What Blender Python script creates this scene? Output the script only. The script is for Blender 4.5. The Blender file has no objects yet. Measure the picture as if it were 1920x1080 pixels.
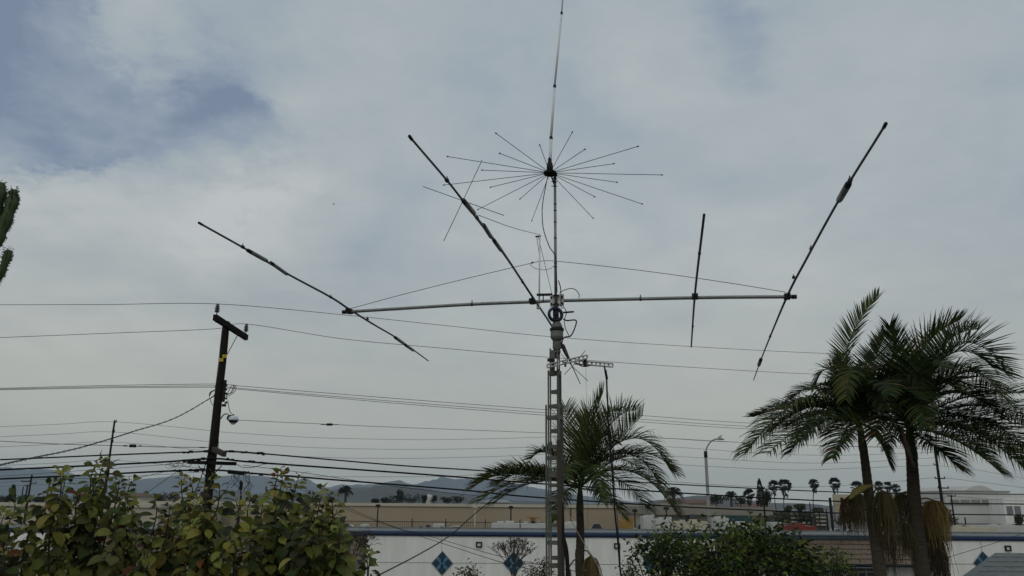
import bpy, math, random
import numpy as np
from mathutils import Vector, Matrix, noise
random.seed(7)
R_ = math.radians
sc = bpy.context.scene
col = sc.collection

# ------------------------------------------------------------------ camera
F_PX, PITCH, ROLL, CAM_H = 1478.0, 15.4, 0.5, 6.5
cam = bpy.data.cameras.new('camera'); cam.sensor_width = 36.0; cam.lens = 36.0 * F_PX / 1920.0
cam.clip_start = 0.05; cam.clip_end = 30000.0
camo = bpy.data.objects.new('camera', cam); col.objects.link(camo)
CM = Matrix.Rotation(R_(90 + PITCH), 4, 'X') @ Matrix.Rotation(R_(ROLL), 4, 'Z')
camo.matrix_world = Matrix.Translation((0, 0, CAM_H)) @ CM
sc.camera = camo
CX, CY, CZ = CM.to_3x3().col[0].copy(), CM.to_3x3().col[1].copy(), CM.to_3x3().col[2].copy()
O = Vector((0, 0, CAM_H))

# ------------------------------------------------------------------ render / view
sc.render.engine = 'CYCLES'
sc.view_settings.view_transform = 'Standard'; sc.view_settings.look = 'None'
sc.view_settings.exposure = 0.0; sc.view_settings.gamma = 1.0
sc.cycles.use_denoising = True
sc.cycles.max_bounces = 6; sc.cycles.volume_bounces = 0; sc.cycles.transparent_max_bounces = 8
sc.cycles.volume_max_steps = 64

# ------------------------------------------------------------------ world: overcast sky
SUN_EL, SUN_AZ = 42.0, 200.0        # compass azimuth from +Y, clockwise (sun is behind the camera)
w = bpy.data.worlds.new("World"); sc.world = w; w.use_nodes = True
nt = w.node_tree; N = nt.nodes; L = nt.links
for n in list(N): N.remove(n)
def nd(t, **k):
    n = N.new(t)
    for a, b in k.items(): setattr(n, a, b)
    return n
def mth(op, a, b=None, c=None, clamp=False):
    n = nd('ShaderNodeMath', operation=op, use_clamp=clamp)
    for i, v in enumerate((a, b, c)):
        if v is None: continue
        if isinstance(v, (int, float)): n.inputs[i].default_value = v
        else: L.new(v, n.inputs[i])
    return n.outputs[0]
def vmath(op, a, b=None, s=None):
    n = nd('ShaderNodeVectorMath', operation=op)
    for i, v in enumerate((a, b)):
        if v is None: continue
        if isinstance(v, (tuple, Vector)): n.inputs[i].default_value = v
        else: L.new(v, n.inputs[i])
    if s is not None:
        if isinstance(s, (int, float)): n.inputs['Scale'].default_value = s
        else: L.new(s, n.inputs['Scale'])
    return n.outputs['Value'] if op in ('DOT_PRODUCT', 'LENGTH') else n.outputs[0]
def mixc(f, a, b):
    n = nd('ShaderNodeMix', data_type='RGBA')
    if isinstance(f, (int, float)): n.inputs[0].default_value = f
    else: L.new(f, n.inputs[0])
    for s, v in ((6, a), (7, b)):
        if isinstance(v, tuple): n.inputs[s].default_value = (*v, 1)
        else: L.new(v, n.inputs[s])
    return n.outputs[2]
def ramp(v, lo, hi):
    n = nd('ShaderNodeMapRange', interpolation_type='SMOOTHSTEP')
    L.new(v, n.inputs[0]); n.inputs[1].default_value = lo; n.inputs[2].default_value = hi
    return n.outputs[0]
tc = nd('ShaderNodeTexCoord').outputs['Generated']
sep = nd('ShaderNodeSeparateXYZ'); L.new(tc, sep.inputs[0])
den = mth('ADD', mth('MAXIMUM', sep.outputs[2], 0.0), 0.22)
plane = vmath('SCALE', tc, s=mth('DIVIDE', 1.0, den))
def noi(vec, scale, detail=6, rough=.55, dist=0.0, off=(0, 0, 0)):
    n = nd('ShaderNodeTexNoise'); n.inputs['Scale'].default_value = scale; n.inputs['Detail'].default_value = detail
    n.inputs['Roughness'].default_value = rough; n.inputs['Distortion'].default_value = dist
    L.new(vmath('ADD', vec, off), n.inputs['Vector']); return n
warpn = noi(plane, 2.2, 7, .68)
warp = vmath('SCALE', vmath('SUBTRACT', warpn.outputs['Color'], (.5, .5, .5)), s=0.26)
dirw = vmath('NORMALIZE', vmath('ADD', tc, warp))
big = noi(plane, 0.9, 5, .5, .3, (3.1, 1.7, 0)).outputs['Fac']
mid = noi(plane, 2.6, 7, .55, .25, (0.3, 7.7, 0)).outputs['Fac']
fine = noi(plane, 7.0, 6, .6, .2, (5.3, 2.2, 0)).outputs['Fac']
def dpx(x, y):
    d = (-CZ * F_PX + CX * (x - 960) + CY * (540 - y)); d.normalize(); return d
def patch(x, y, rad):       # soft patch of cloud / clear sky in one direction of the sky
    c = vmath('DOT_PRODUCT', dirw, dpx(x, y))
    return ramp(c, math.cos(R_(rad)), math.cos(R_(rad * .15)))
def addp(lst):
    tot = None
    for x, y, r, a in lst:
        p = mth('MULTIPLY', patch(x, y, r), a)
        tot = p if tot is None else mth('ADD', tot, p)
    return tot
bright = addp([(180, 390, 13, .34), (520, 350, 9, .26), (340, 320, 6, .16), (1250, 100, 6, .22), (1240, 560, 14, .18), (760, 90, 12, .16), (1620, 420, 14, .08),
               (330, 780, 9, .18), (100, 720, 7, .22), (170, 110, 6, .30), (60, 330, 5, .2), (1000, 470, 10, .12), (1500, 130, 8, .1)])
dark = addp([(-60, 60, 8, .42), (20, 60, 6, .30), (50, 140, 7, .5), (20, 195, 6, .5), (110, 190, 5, .3), (150, 215, 6, .3), (280, 200, 7, .3), (380, 240, 6, .40), (450, 262, 4.5, .40), (330, 90, 9, .18), (520, 200, 7, .12), (1390, 75, 3.6, .26), (1450, 40, 5, .07), (1330, 30, 5, .12),
             (1750, 200, 12, .12), (640, 310, 5, .20), (60, 520, 6, .22), (360, 490, 6, .2), (1110, 640, 4.5, .22), (700, 470, 7, .08), (1150, 420, 4, .12), (200, 590, 6, .16), (1130, 200, 5, .12)])
dens = mth('ADD', mth('MULTIPLY', mth('SUBTRACT', big, .5), .55), mth('MULTIPLY', mth('SUBTRACT', mid, .5), .72))
dens = mth('ADD', dens, mth('MULTIPLY', mth('SUBTRACT', fine, .5), .34))
dens = mth('ADD', dens, .56)
mod = noi(plane, 3.3, 6, .62, .35, (9.1, 4.4, 0)).outputs['Fac']
dark = mth('MULTIPLY', mth('MULTIPLY', mth('MINIMUM', dark, .9), .78), mth('ADD', mth('MULTIPLY', mod, 1.6), .08))
dens = mth('SUBTRACT', mth('ADD', dens, mth('MULTIPLY', bright, .8)), dark)
dens = mth('MINIMUM', mth('MAXIMUM', dens, 0.0), 1.0)
cr = nd('ShaderNodeValToRGB'); L.new(dens, cr.inputs[0])
CR = cr.color_ramp; CR.interpolation = 'LINEAR'
stops = [(0.0, (.21, .262, .355)), (.25, (.28, .34, .425)), (.5, (.362, .418, .460)), (.75, (.435, .480, .500)), (1.0, (.525, .555, .565))]
while len(CR.elements) < len(stops): CR.elements.new(.5)
for e_, (p_, c_) in zip(CR.elements, stops): e_.position = p_; e_.color = (*c_, 1)
sky = nd('ShaderNodeTexSky'); sky.sky_type = 'NISHITA'; sky.sun_disc = False
sky.sun_elevation = R_(SUN_EL); sky.sun_rotation = R_(SUN_AZ); sky.dust_density = 2.0
clouds = vmath('SCALE', cr.outputs[0], s=10.0)
warm = ramp(sep.outputs[2], .36, .0)
clouds = mixc(mth('MULTIPLY', warm, .80), clouds, (5.1, 5.1, 4.3))
clear = ramp(dens, .45, .0)
full = mixc(mth('MULTIPLY', clear, .18), clouds, sky.outputs[0])
below = ramp(sep.outputs[2], -.005, -.03)
full = mixc(below, full, (.9, .9, .85))
bg = nd('ShaderNodeBackground'); L.new(full, bg.inputs[0]); bg.inputs[1].default_value = 0.1
out = nd('ShaderNodeOutputWorld'); L.new(bg.outputs[0], out.inputs[0])

# ------------------------------------------------------------------ sun, weak and very soft behind the overcast
sl = bpy.data.lights.new('sun', 'SUN'); sl.energy = 0.5; sl.angle = R_(25); sl.color = (1, .95, .88)
so = bpy.data.objects.new('sun', sl); col.objects.link(so)
sd = Vector((math.sin(R_(SUN_AZ)) * math.cos(R_(SUN_EL)), math.cos(R_(SUN_AZ)) * math.cos(R_(SUN_EL)), math.sin(R_(SUN_EL))))
so.rotation_euler = sd.to_track_quat('Z', 'Y').to_euler()
so.location = (0, -20, 40)

# ------------------------------------------------------------------ measuring helpers (pixel + distance -> place)
def ray(x, y): return -CZ + CX * ((x - 960) / F_PX) + CY * ((540 - y) / F_PX)
def PY(x, y, Y):
    d = ray(x, y); return O + d * (Y / d.y)
def PP(x, y, q, n):
    d = ray(x, y); return O + d * ((q - O).dot(n) / d.dot(n))
def hor(x): return 947.0 + (x - 960) * math.tan(R_(ROLL))
UP = Vector((0, 0, 1))

# ------------------------------------------------------------------ materials
MATS = {}
def mat(name, c, rough=.7, metal=0.0, var=.25, scale=6.0, attr=False, spec=.4, bump=0.0, stretch=None, c2=None, trans=0.0):
    if name in MATS: return MATS[name]
    m = bpy.data.materials.new(name); m.use_nodes = True
    t = m.node_tree; b = t.nodes['Principled BSDF']
    b.inputs['Roughness'].default_value = rough; b.inputs['Metallic'].default_value = metal
    b.inputs['Specular IOR Level'].default_value = spec
    co = t.nodes.new('ShaderNodeTexCoord'); mp = t.nodes.new('ShaderNodeMapping')
    t.links.new(co.outputs['Object'], mp.inputs[0])
    if stretch: mp.inputs['Scale'].default_value = stretch
    no = t.nodes.new('ShaderNodeTexNoise'); no.inputs['Scale'].default_value = scale; no.inputs['Detail'].default_value = 6
    no.inputs['Roughness'].default_value = .65
    t.links.new(mp.outputs[0], no.inputs['Vector'])
    if attr:
        at = t.nodes.new('ShaderNodeAttribute'); at.attribute_name = 'tint'
        base = at.outputs['Color']
        mx = t.nodes.new('ShaderNodeMix'); mx.data_type = 'RGBA'; mx.blend_type = 'MULTIPLY'; mx.inputs[0].default_value = 1.0
        rp = t.nodes.new('ShaderNodeMapRange'); rp.inputs[3].default_value = 1 - var; rp.inputs[4].default_value = 1 + var
        t.links.new(no.outputs['Fac'], rp.inputs[0]); t.links.new(base, mx.inputs[6]); t.links.new(rp.outputs[0], mx.inputs[7])
    else:
        mx = t.nodes.new('ShaderNodeMix'); mx.data_type = 'RGBA'
        rp = t.nodes.new('ShaderNodeMapRange'); rp.inputs[1].default_value = .3; rp.inputs[2].default_value = .7
        t.links.new(no.outputs['Fac'], rp.inputs[0]); t.links.new(rp.outputs[0], mx.inputs[0])
        ca = tuple(min(1, x * (1 + var)) for x in c); cb = c2 if c2 else tuple(x * (1 - var) for x in c)
        mx.inputs[6].default_value = (*ca, 1); mx.inputs[7].default_value = (*cb, 1)
    t.links.new(mx.outputs[2], b.inputs['Base Color'])
    if bump:
        bu = t.nodes.new('ShaderNodeBump'); bu.inputs['Strength'].default_value = bump; bu.inputs['Distance'].default_value = .02
        t.links.new(no.outputs['Fac'], bu.inputs['Height']); t.links.new(bu.outputs[0], b.inputs['Normal'])
    if trans:
        tr = t.nodes.new('ShaderNodeBsdfTranslucent'); ms = t.nodes.new('ShaderNodeMixShader'); ms.inputs[0].default_value = trans
        t.links.new(mx.outputs[2], tr.inputs[0]); t.links.new(b.outputs[0], ms.inputs[1]); t.links.new(tr.outputs[0], ms.inputs[2])
        t.links.new(ms.outputs[0], t.nodes['Material Output'].inputs[0])
    MATS[name] = m; return m
M_alu = mat('weathered aluminium', (.20, .21, .20), .5, .55, .25, 14)
M_aludark = mat('dark aluminium tube', (.06, .065, .06), .5, .2, .3, 20)
M_tower = mat('galvanised tower steel', (.10, .105, .088), .6, .15, .3, 9)
M_trap = mat('black trap plastic', (.02, .022, .02), .5, 0, .3, 30, spec=.12)
M_black = mat('black rubber', (.012, .012, .012), .6, 0, .3, 10, spec=.12)
M_white_rod = mat('pale fibreglass', (.70, .71, .70), .5, 0, .12, 20)
M_plate = mat('bright zinc plate', (.42, .42, .40), .5, .2, .15, 20)
M_cast = mat('cast aluminium housing', (.13, .135, .118), .65, .2, .2, 20)
M_blue = mat('blue black coax', (.012, .016, .04), .5, 0, .3, 20)
M_bark = mat('creosoted pole wood', (.012, .010, .007), .9, 0, .45, 7, stretch=(8, 8, .6), bump=.5, spec=.08, c2=(.022, .020, .016))
M_arm = mat('dark crossarm wood', (.013, .011, .009), .9, 0, .4, 9, bump=.3, spec=.08)
M_wire = mat('aged conductor', (.03, .032, .032), .7, 0, .2, 3, spec=.2)
M_cable = mat('black sheathed cable', (.01, .01, .01), .7, 0, .3, 3, spec=.12)
M_ins = mat('glazed insulator', (.035, .05, .045), .3, 0, .2, 10)
M_yellow = mat('yellow tag', (.55, .42, .02), .6, 0, .15, 40)
M_lamp = mat('grey lamp housing', (.30, .32, .32), .5, .1, .2, 20)
M_glassbowl = mat('lamp refractor bowl', (.62, .66, .68), .15, 0, .1, 20)
M_conc = mat('spun concrete pole', (.22, .215, .20), .85, 0, .2, 5)
M_wall = mat('off white stucco wall', (.74, .73, .69), .9, 0, .09, 1.1, stretch=(1.6, 1, .28), bump=.15, c2=(.69, .67, .63))
M_bluep = mat('blue painted fascia', (.004, .018, .066), .45, 0, .2, 1.2, stretch=(1, 1, 5))
M_bluel = mat('light blue cap', (.10, .16, .22), .5, 0, .2, 1.2)
M_tealA = mat('dark blue diamond tile', (.012, .04, .075), .4, 0, .2, 5)
M_tealB = mat('pale blue diamond tile', (.07, .18, .26), .4, 0, .2, 5)
M_roof = mat('flat roof gravel', (.17, .175, .175), .95, 0, .25, 3)
M_shing = mat('brown wood shingle', (.15, .115, .085), .9, 0, .4, 4, stretch=(3, 1, 1), bump=.4)
M_greysh = mat('grey green shingle', (.135, .15, .145), .9, 0, .25, 6, bump=.3)
M_tan = mat('tan warehouse wall', (.34, .275, .19), .9, 0, .08, .06)
M_cream = mat('cream parapet', (.46, .42, .33), .9, 0, .1, .3)
M_beige = mat('beige stucco', (.40, .36, .28), .9, 0, .12, .3)
M_brownroof = mat('red brown roof tile', (.13, .075, .055), .9, 0, .25, .6)
M_glass = mat('dark window glass', (.02, .03, .035), .12, 0, .3, 2, spec=.8)
M_teal = mat('dark teal awning', (.01, .045, .05), .6, 0, .25, 1)
M_iron = mat('black iron', (.018, .015, .013), .6, 0, .2, 3, spec=.15)
M_whitep = mat('white vehicle paint', (.46, .46, .43), .35, 0, .08, 1)
M_blackp = mat('black vehicle paint', (.015, .016, .018), .3, 0, .2, 1)
M_redp = mat('red vehicle paint', (.16, .022, .016), .4, 0, .15, 1)
M_yelp = mat('yellow machine paint', (.26, .15, .03), .5, 0, .25, 1)
M_greyp = mat('grey vehicle paint', (.16, .17, .18), .35, 0, .2, 1)
M_hazew = mat('pale concrete hall', (.50, .49, .46), .9, 0, .1, .1)
M_trunk = mat('palm trunk', (.055, .045, .03), .95, 0, .4, 5, stretch=(1, 1, 8), bump=.6)
M_shaft = mat('palm crownshaft', (.06, .075, .03), .6, 0, .25, 3, stretch=(4, 4, .7))
M_leaf = mat('palm leaflet', (0, 0, 0), .6, 0, .25, 3, attr=True, spec=.12, trans=.3)
M_bleaf = mat('broad leaf', (0, 0, 0), .6, 0, .35, 25, attr=True, spec=.2, trans=.3)
M_fleaf = mat('far foliage', (0, 0, 0), .8, 0, .3, .6, attr=True, spec=.1)
M_stem = mat('green brown stem', (.035, .036, .016), .8, 0, .3, 12)
M_straw = mat('dried straw', (0, 0, 0), .9, 0, .25, 12, attr=True, spec=.1)
M_twig = mat('bare twig', (.05, .038, .028), .9, 0, .3, 8)
M_cactus = mat('cactus skin', (.045, .075, .022), .6, 0, .4, 18)
M_spine = mat('cactus spine', (.03, .024, .018), .8, 0, .3, 20)
M_ground = mat('dusty asphalt', (.10, .098, .09), .95, 0, .3, .08, bump=.2)
M_hill = mat('scrub hill', (.045, .045, .035), 1, 0, .5, .006)
M_mount = mat('haze tinted mountain rock', (.055, .065, .075), 1, 0, .5, .003)  # bluish base colour paints distance haze into the rock

# ------------------------------------------------------------------ mesh builder
class MB:
    def __init__(s): s.v = []; s.f = []; s.c = []
    def add(s, vs, fs, c=None):
        o = len(s.v); s.v += [tuple(a) for a in vs]; s.f += [tuple(i + o for i in f) for f in fs]
        s.c += [c or (1, 1, 1)] * len(vs); return s
    def box(s, c, sx, sy, sz, ax=None, col=None):
        X, Y, Z = ax or (Vector((1, 0, 0)), Vector((0, 1, 0)), UP); c = Vector(c); vs = []
        for k in (-1, 1):
            for j in (-1, 1):
                for i in (-1, 1): vs.append(c + X * i * sx / 2 + Y * j * sy / 2 + Z * k * sz / 2)
        return s.add(vs, [(0, 2, 3, 1), (4, 5, 7, 6), (0, 1, 5, 4), (2, 6, 7, 3), (0, 4, 6, 2), (1, 3, 7, 5)], col)
    def beam(s, a, b, wd, ht, up=UP, col=None):
        a, b = Vector(a), Vector(b); X = (b - a); ln = X.length; X.normalize()
        Y = up.cross(X)
        if Y.length < 1e-4: Y = Vector((1, 0, 0)).cross(X)
        Y.normalize(); Z = X.cross(Y)
        return s.box((a + b) / 2, ln, wd, ht, (X, Y, Z), col)
    def tube(s, pts, r, n=8, col=None, cap=True):
        pts = [Vector(p) for p in pts]; m = len(pts); rs = r if isinstance(r, (list, tuple)) else [r] * m
        T = [(pts[min(i + 1, m - 1)] - pts[max(i - 1, 0)]).normalized() for i in range(m)]
        ref = UP if abs(T[0].z) < .9 else Vector((1, 0, 0))
        X = T[0].cross(ref).normalized(); vs = []
        for i in range(m):
            X = (X - T[i] * X.dot(T[i])).normalized(); Y = T[i].cross(X)
            for k in range(n):
                a = 2 * math.pi * k / n; vs.append(pts[i] + (X * math.cos(a) + Y * math.sin(a)) * rs[i])
        fs = [(i * n + k, i * n + (k + 1) % n, (i + 1) * n + (k + 1) % n, (i + 1) * n + k) for i in range(m - 1) for k in range(n)]
        if cap: fs += [tuple(range(n))[::-1], tuple((m - 1) * n + k for k in range(n))]
        return s.add(vs, fs, col)
    def lathe(s, prof, c, n=16, axis=UP, col=None):
        c = Vector(c); A = Vector(axis).normalized(); X = A.orthogonal().normalized(); Y = A.cross(X); vs = []
        for r, z in prof:
            for k in range(n):
                a = 2 * math.pi * k / n; vs.append(c + A * z + (X * math.cos(a) + Y * math.sin(a)) * r)
        m = len(prof)
        fs = [(i * n + k, i * n + (k + 1) % n, (i + 1) * n + (k + 1) % n, (i + 1) * n + k) for i in range(m - 1) for k in range(n)]
        fs += [tuple(range(n))[::-1], tuple((m - 1) * n + k for k in range(n))]
        return s.add(vs, fs, col)
    def prism(s, poly, d, col=None):      # poly: list of Vector (planar, any plane); d: extrusion vector
        n = len(poly); vs = [Vector(p) for p in poly] + [Vector(p) + d for p in poly]
        fs = [tuple(range(n)), tuple(range(2 * n - 1, n - 1, -1))] + [(i, i + n, (i + 1) % n + n, (i + 1) % n) for i in range(n)]
        return s.add(vs, fs, col)
    def torus(s, c, R, r, ax, n=28, m=8, a0=0, a1=2 * math.pi):
        X, Y = ax; pts = [Vector(c) + (X * math.cos(a0 + (a1 - a0) * i / n) + Y * math.sin(a0 + (a1 - a0) * i / n)) * R for i in range(n + 1)]
        return s.tube(pts, r, m)
    def build(s, name, m, parent=None, smooth=False, origin=None):
        me = bpy.data.meshes.new(name)
        off = Vector((0, 0, 0))
        if parent is not None:
            p = parent
            while p: off = off + p.location; p = p.parent
        elif origin is not None: off = Vector(origin)
        me.from_pydata([tuple(Vector(a) - off) for a in s.v], [], s.f)
        me.materials.append(m)
        if any(c != (1, 1, 1) for c in s.c):
            at = me.attributes.new('tint', 'FLOAT_COLOR', 'POINT')
            at.data.foreach_set('color', np.array([(*c, 1) for c in s.c], dtype=np.float32).ravel())
        if smooth: me.polygons.foreach_set('use_smooth', [True] * len(me.polygons))
        me.update()
        o = bpy.data.objects.new(name, me); col.objects.link(o)
        if parent is not None: o.parent = parent
        else: o.location = off
        return o
def tag(o, label=None, cat=None, group=None, kind=None):
    if label: o['label'] = label
    if cat: o['category'] = cat
    if group: o['group'] = group
    if kind: o['kind'] = kind
    return o
def thing(name, loc, label, cat, group=None):
    o = bpy.data.objects.new(name, None); o.empty_display_size = .2; col.objects.link(o); o.location = Vector(loc)
    return tag(o, label, cat, group)
def catmull(pts, k=6):
    pts = [Vector(p) for p in pts]
    if len(pts) < 3: return pts
    q = [pts[0] * 2 - pts[1]] + pts + [pts[-1] * 2 - pts[-2]]; out_ = []
    for i in range(1, len(q) - 2):
        for j in range(k):
            t = j / k; a, b, c, d = q[i - 1], q[i], q[i + 1], q[i + 2]
            out_.append(.5 * ((2 * b) + (c - a) * t + (2 * a - 5 * b + 4 * c - d) * t * t + (3 * b - a - 3 * c + d) * t ** 3))
    out_.append(pts[-1]); return out_
def bez2(a, mid_, b, n=14):
    c = mid_ * 2 - (a + b) * .5
    return [a * (1 - t) ** 2 + c * 2 * t * (1 - t) + b * t * t for t in [i / n for i in range(n + 1)]]
def interp(x, tab):
    if x <= tab[0][0]: return tab[0][1]
    for (a, b), (c, d) in zip(tab, tab[1:]):
        if x <= c: return b + (d - b) * (x - a) / (c - a)
    return tab[-1][1]
rnd = random.uniform

# ================================================================== TERRAIN
GZ = 2.2                     # the yard behind the white building lies higher
def ground_z(y): return 0.0 if y < 58 else (GZ if y > 74 else GZ * (y - 58) / 16)
g = MB(); ys = [-60, 0, 20, 40, 58, 62, 66, 70, 74, 120, 300, 1000, 3000, 7500]; xs = [-6800, -2000, -500, -120, -60, -20, 20, 60, 120, 500, 2000, 6800]
g.add([(x, y, ground_z(y)) for y in ys for x in xs], [(j * len(xs) + i, j * len(xs) + i + 1, (j + 1) * len(xs) + i + 1, (j + 1) * len(xs) + i) for j in range(len(ys) - 1) for i in range(len(xs) - 1)])
tag(g.build('ground', M_ground), 'dusty ground running from the yards to the hills', kind='structure')

def ridge(name, tab, Y, depth, m, label, rough, seed):
    b = MB(); nx, ny = 1000, 14; V = []
    for i in range(nx + 1):
        px = -900 + 3700 * i / nx
        d = ray(px, hor(px)); X = d.x / d.y * Y
        top = interp(px, tab); zt = max((PY(px, top, Y)).z, GZ + 2)
        for j in range(ny + 1):
            t = -1 + 2 * j / ny
            h = (1 - abs(t)) ** .8
            nz = noise.fractal(Vector((X * .0022 + seed, t * 3, seed)), .8, 2.1, 6)
            z = GZ - 3 + (zt - GZ + 3) * h * (1 + (rough * nz * 1.6 if abs(t) > .01 else rough * .25 * nz))
            z += (noise.fractal(Vector((X * .012, seed, 0)), .9, 2.2, 4) * (zt - GZ) * .05 if abs(t) < .2 else 0); V.append((X, Y + t * depth, z))
    b.add(V, [(i * (ny + 1) + j, (i + 1) * (ny + 1) + j, (i + 1) * (ny + 1) + j + 1, i * (ny + 1) + j + 1) for i in range(nx) for j in range(ny)])
    tag(b.build(name, m, smooth=True), label, kind='structure')
ridge('mountains', [(-900, 900), (-200, 872), (0, 874), (60, 878), (110, 882), (160, 893), (210, 891), (250, 903), (280, 893), (330, 889), (360, 896), (400, 893), (430, 889), (480, 892), (520, 898),
      (560, 903), (580, 906), (610, 913), (640, 909), (700, 908), (730, 903), (745, 899), (762, 904), (775, 907), (800, 902), (830, 896), (860, 895), (900, 896), (960, 905), (1020, 918), (1100, 930), (1180, 940), (1260, 946), (1500, 953), (2800, 975)],
      6000, 900, M_mount, 'pale blue hazy mountain range on the horizon', .35, 3.3)
ridge('hills', [(-900, 925), (0, 932), (180, 930), (300, 932), (390, 924), (415, 917), (440, 923), (480, 930), (560, 926), (620, 919), (680, 914), (720, 913), (760, 914), (800, 918), (860, 926), (900, 932),
      (960, 938), (1100, 945), (1200, 944), (1280, 933), (1310, 929), (1345, 931), (1380, 936), (1420, 940), (1450, 943), (1500, 944), (1540, 946), (1565, 956), (1700, 957), (2800, 968)],
      2500, 420, M_hill, 'dark blue grey foothills below the mountains', .3, 9.1)

# ================================================================== ANTENNAS
AZ = R_(11.9)
dE = Vector((math.sin(AZ), math.cos(AZ), 0)); dB = Vector((math.cos(AZ), -math.sin(AZ), 0))
MAST = PY(1042, 563, 10.0); MA = MAST + dE * .062   # mast axis; the boom is clamped behind it
def BP(x, y): return PP(x, y, MA, dE)         # on the vertical plane of the boom
mx_, my_ = MAST.x, MAST.y
def mz(y, x=1042): return PP(x, y, MAST, Vector((0, 1, 0))).z

# tower: three telescoping triangular sections
tw = thing('lattice_tower', (mx_, my_, 0), 'grey telescoping steel lattice tower carrying the aerials', 'antenna tower')
zt3, zt2, zt1 = mz(660), mz(694), mz(768)
def section(R, z0, z1, rungs, leg_w):
    angs = [R_(165), R_(283), R_(48)]
    P = [Vector((mx_ - .005 + R * math.cos(a), my_ + R * math.sin(a), 0)) for a in angs]
    for p in P:
        b = MB(); b.box(p + UP * (z0 + z1) / 2, leg_w, leg_w, z1 - z0); b.build('leg', M_tower, tw)
    z = z1 - .05; k = 0
    for zr in rungs:
        st = MB()
        for i in range(3):
            a, c = P[i] + UP * zr, P[(i + 1) % 3] + UP * zr
            st.beam(a, c, .012, .045)
        st.build('brace', M_tower, tw)
section(.128, 0, zt1 + .06, [mz(783) - .5 * i for i in range(18) if mz(783) - .5 * i > .1], .023)
section(.098, 3.2, zt2, [mz(700), mz(762), mz(838), mz(892), mz(910), mz(985), mz(1060), 5.2, 4.7, 4.2, 3.7], .020)
section(.072, 4.2, zt3 + .05, [mz(668), mz(735), mz(808), mz(886), mz(960), mz(1046), 5.4, 4.9, 4.4], .019)
b = MB(); b.box((mx_ - .01, my_, zt3 + .0), .13, .13, .03); b.box((mx_ - .045, my_ - .05, zt3 - .16), .05, .05, .32); b.build('top_plate', M_tower, tw)
b = MB(); b.tube([(mx_ + .028, my_ - .165, 1.0), (mx_ + .02, my_ - .165, mz(828))], .032, 10); b.build('conduit', mat('rusty dark pipe', (.03, .026, .02), .8, .2, .4, 2.5, c2=(.05, .03, .018)), tw, True)
b = MB()
for k in range(5):
    x0, y0 = 1050 + k * 1.2, 1000
    b.tube(catmull([PY(1048, 905 + 4 * k, 9.86), PY(1052 + k, 960, 9.84), PY(1053 + k, 1000, 9.83), PY(1058 + 1.5 * k, 1030, 9.82), PY(1062 + 1.2 * k, 1075, 9.82), PY(1066 + 1.2 * k, 1250, 9.85)]), .010, 6)
b.build('cable_bundle', M_black, tw, True)

# rotator
rt = thing('antenna_rotator', (mx_, my_, mz(655)), 'grey bell shaped antenna rotator on top of the tower', 'rotator')
zc = lambda y: mz(y) - mz(655)
base = Vector((mx_ + .012, my_, mz(655)))
b = MB(); b.lathe([(.0, zc(601)), (.035, zc(602)), (.055, zc(606)), (.072, zc(612)), (.076, zc(616))], base, 20); b.build('dome', M_cast, rt, True)
b = MB(); b.lathe([(.085, zc(615.5)), (.092, zc(616)), (.092, zc(620)), (.085, zc(621))], base, 20); b.build('flange', M_trap, rt, True)
b = MB(); b.lathe([(.083, zc(621)), (.082, zc(630)), (.086, zc(631)), (.08, zc(634)), (.06, zc(638)), (.045, zc(640))], base, 20); b.build('bell_housing', M_cast, rt, True)
b = MB(); b.box(base + UP * zc(647.5), .085, .085, mz(640) - mz(655)); b.box(base + UP * zc(652) , .11, .05, .02)
for sx in (-1, 1): b.tube([base + Vector((sx * .05, -.04, zc(655))), base + Vector((sx * .05, -.04, zc(641)))], .008, 6)
b.build('mounting_clamp', M_tower, rt)

# beam antenna
ba = thing('beam_antenna', MA, 'large horizontal beam antenna with four crosswise elements on a long boom', 'antenna')
pts = catmull([BP(646, 585), BP(760, 578), BP(885, 570.5), BP(1000, 566), BP(1044, 564), BP(1200, 560.5), BP(1350, 557.5), BP(1489, 556.5)])
b = MB(); b.tube(pts, .0225, 12); bo = b.build('boom', M_alu, ba, True)
for x, y in ((646, 585), (1489, 556.5)):
    p = BP(x, y); b = MB(); b.tube([p - dB * .03, p + dB * .03], .028, 12); b.build('end_cap', M_trap, ba, True)
for x, y in ((885, 570.5), (1201, 560.5)):
    p = BP(x, y); b = MB(); b.tube([p - dB * .012, p + dB * .012], .028, 12); b.box(p + UP * .035, .012, .012, .04); b.build('hose_clamp', M_aludark, ba)
# boom to mast plate
b = MB(); pc = MA - dE * .032; zmid = (mz(551) + mz(574)) / 2
c0 = Vector((mx_ + .012, my_, zmid)) + dE * .030
b.box(c0, .185, .008, mz(551) - mz(574), (dB, dE, UP)); pl = b.build('mast_plate', M_plate, ba)
for sx in (-1, 1):
    for sz in (-.045, .045):
        b = MB(); q = c0 + dB * sx * .072 + UP * sz
        b.lathe([(.012, 0), (.012, .02), (.006, .03)], q - dE * .004, 8, -dE); b.build('bolt', M_trap, pl)
for sz in (mz(554), mz(570)):
    b = MB(); q = Vector((mx_, my_, sz)); b.torus(q, .025, .006, (dB, dE), 18, 6); b.box(q + dE * .018, .085, .012, .014, (dB, dE, UP)); b.build('mast_clamp', M_trap, ba)
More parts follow.
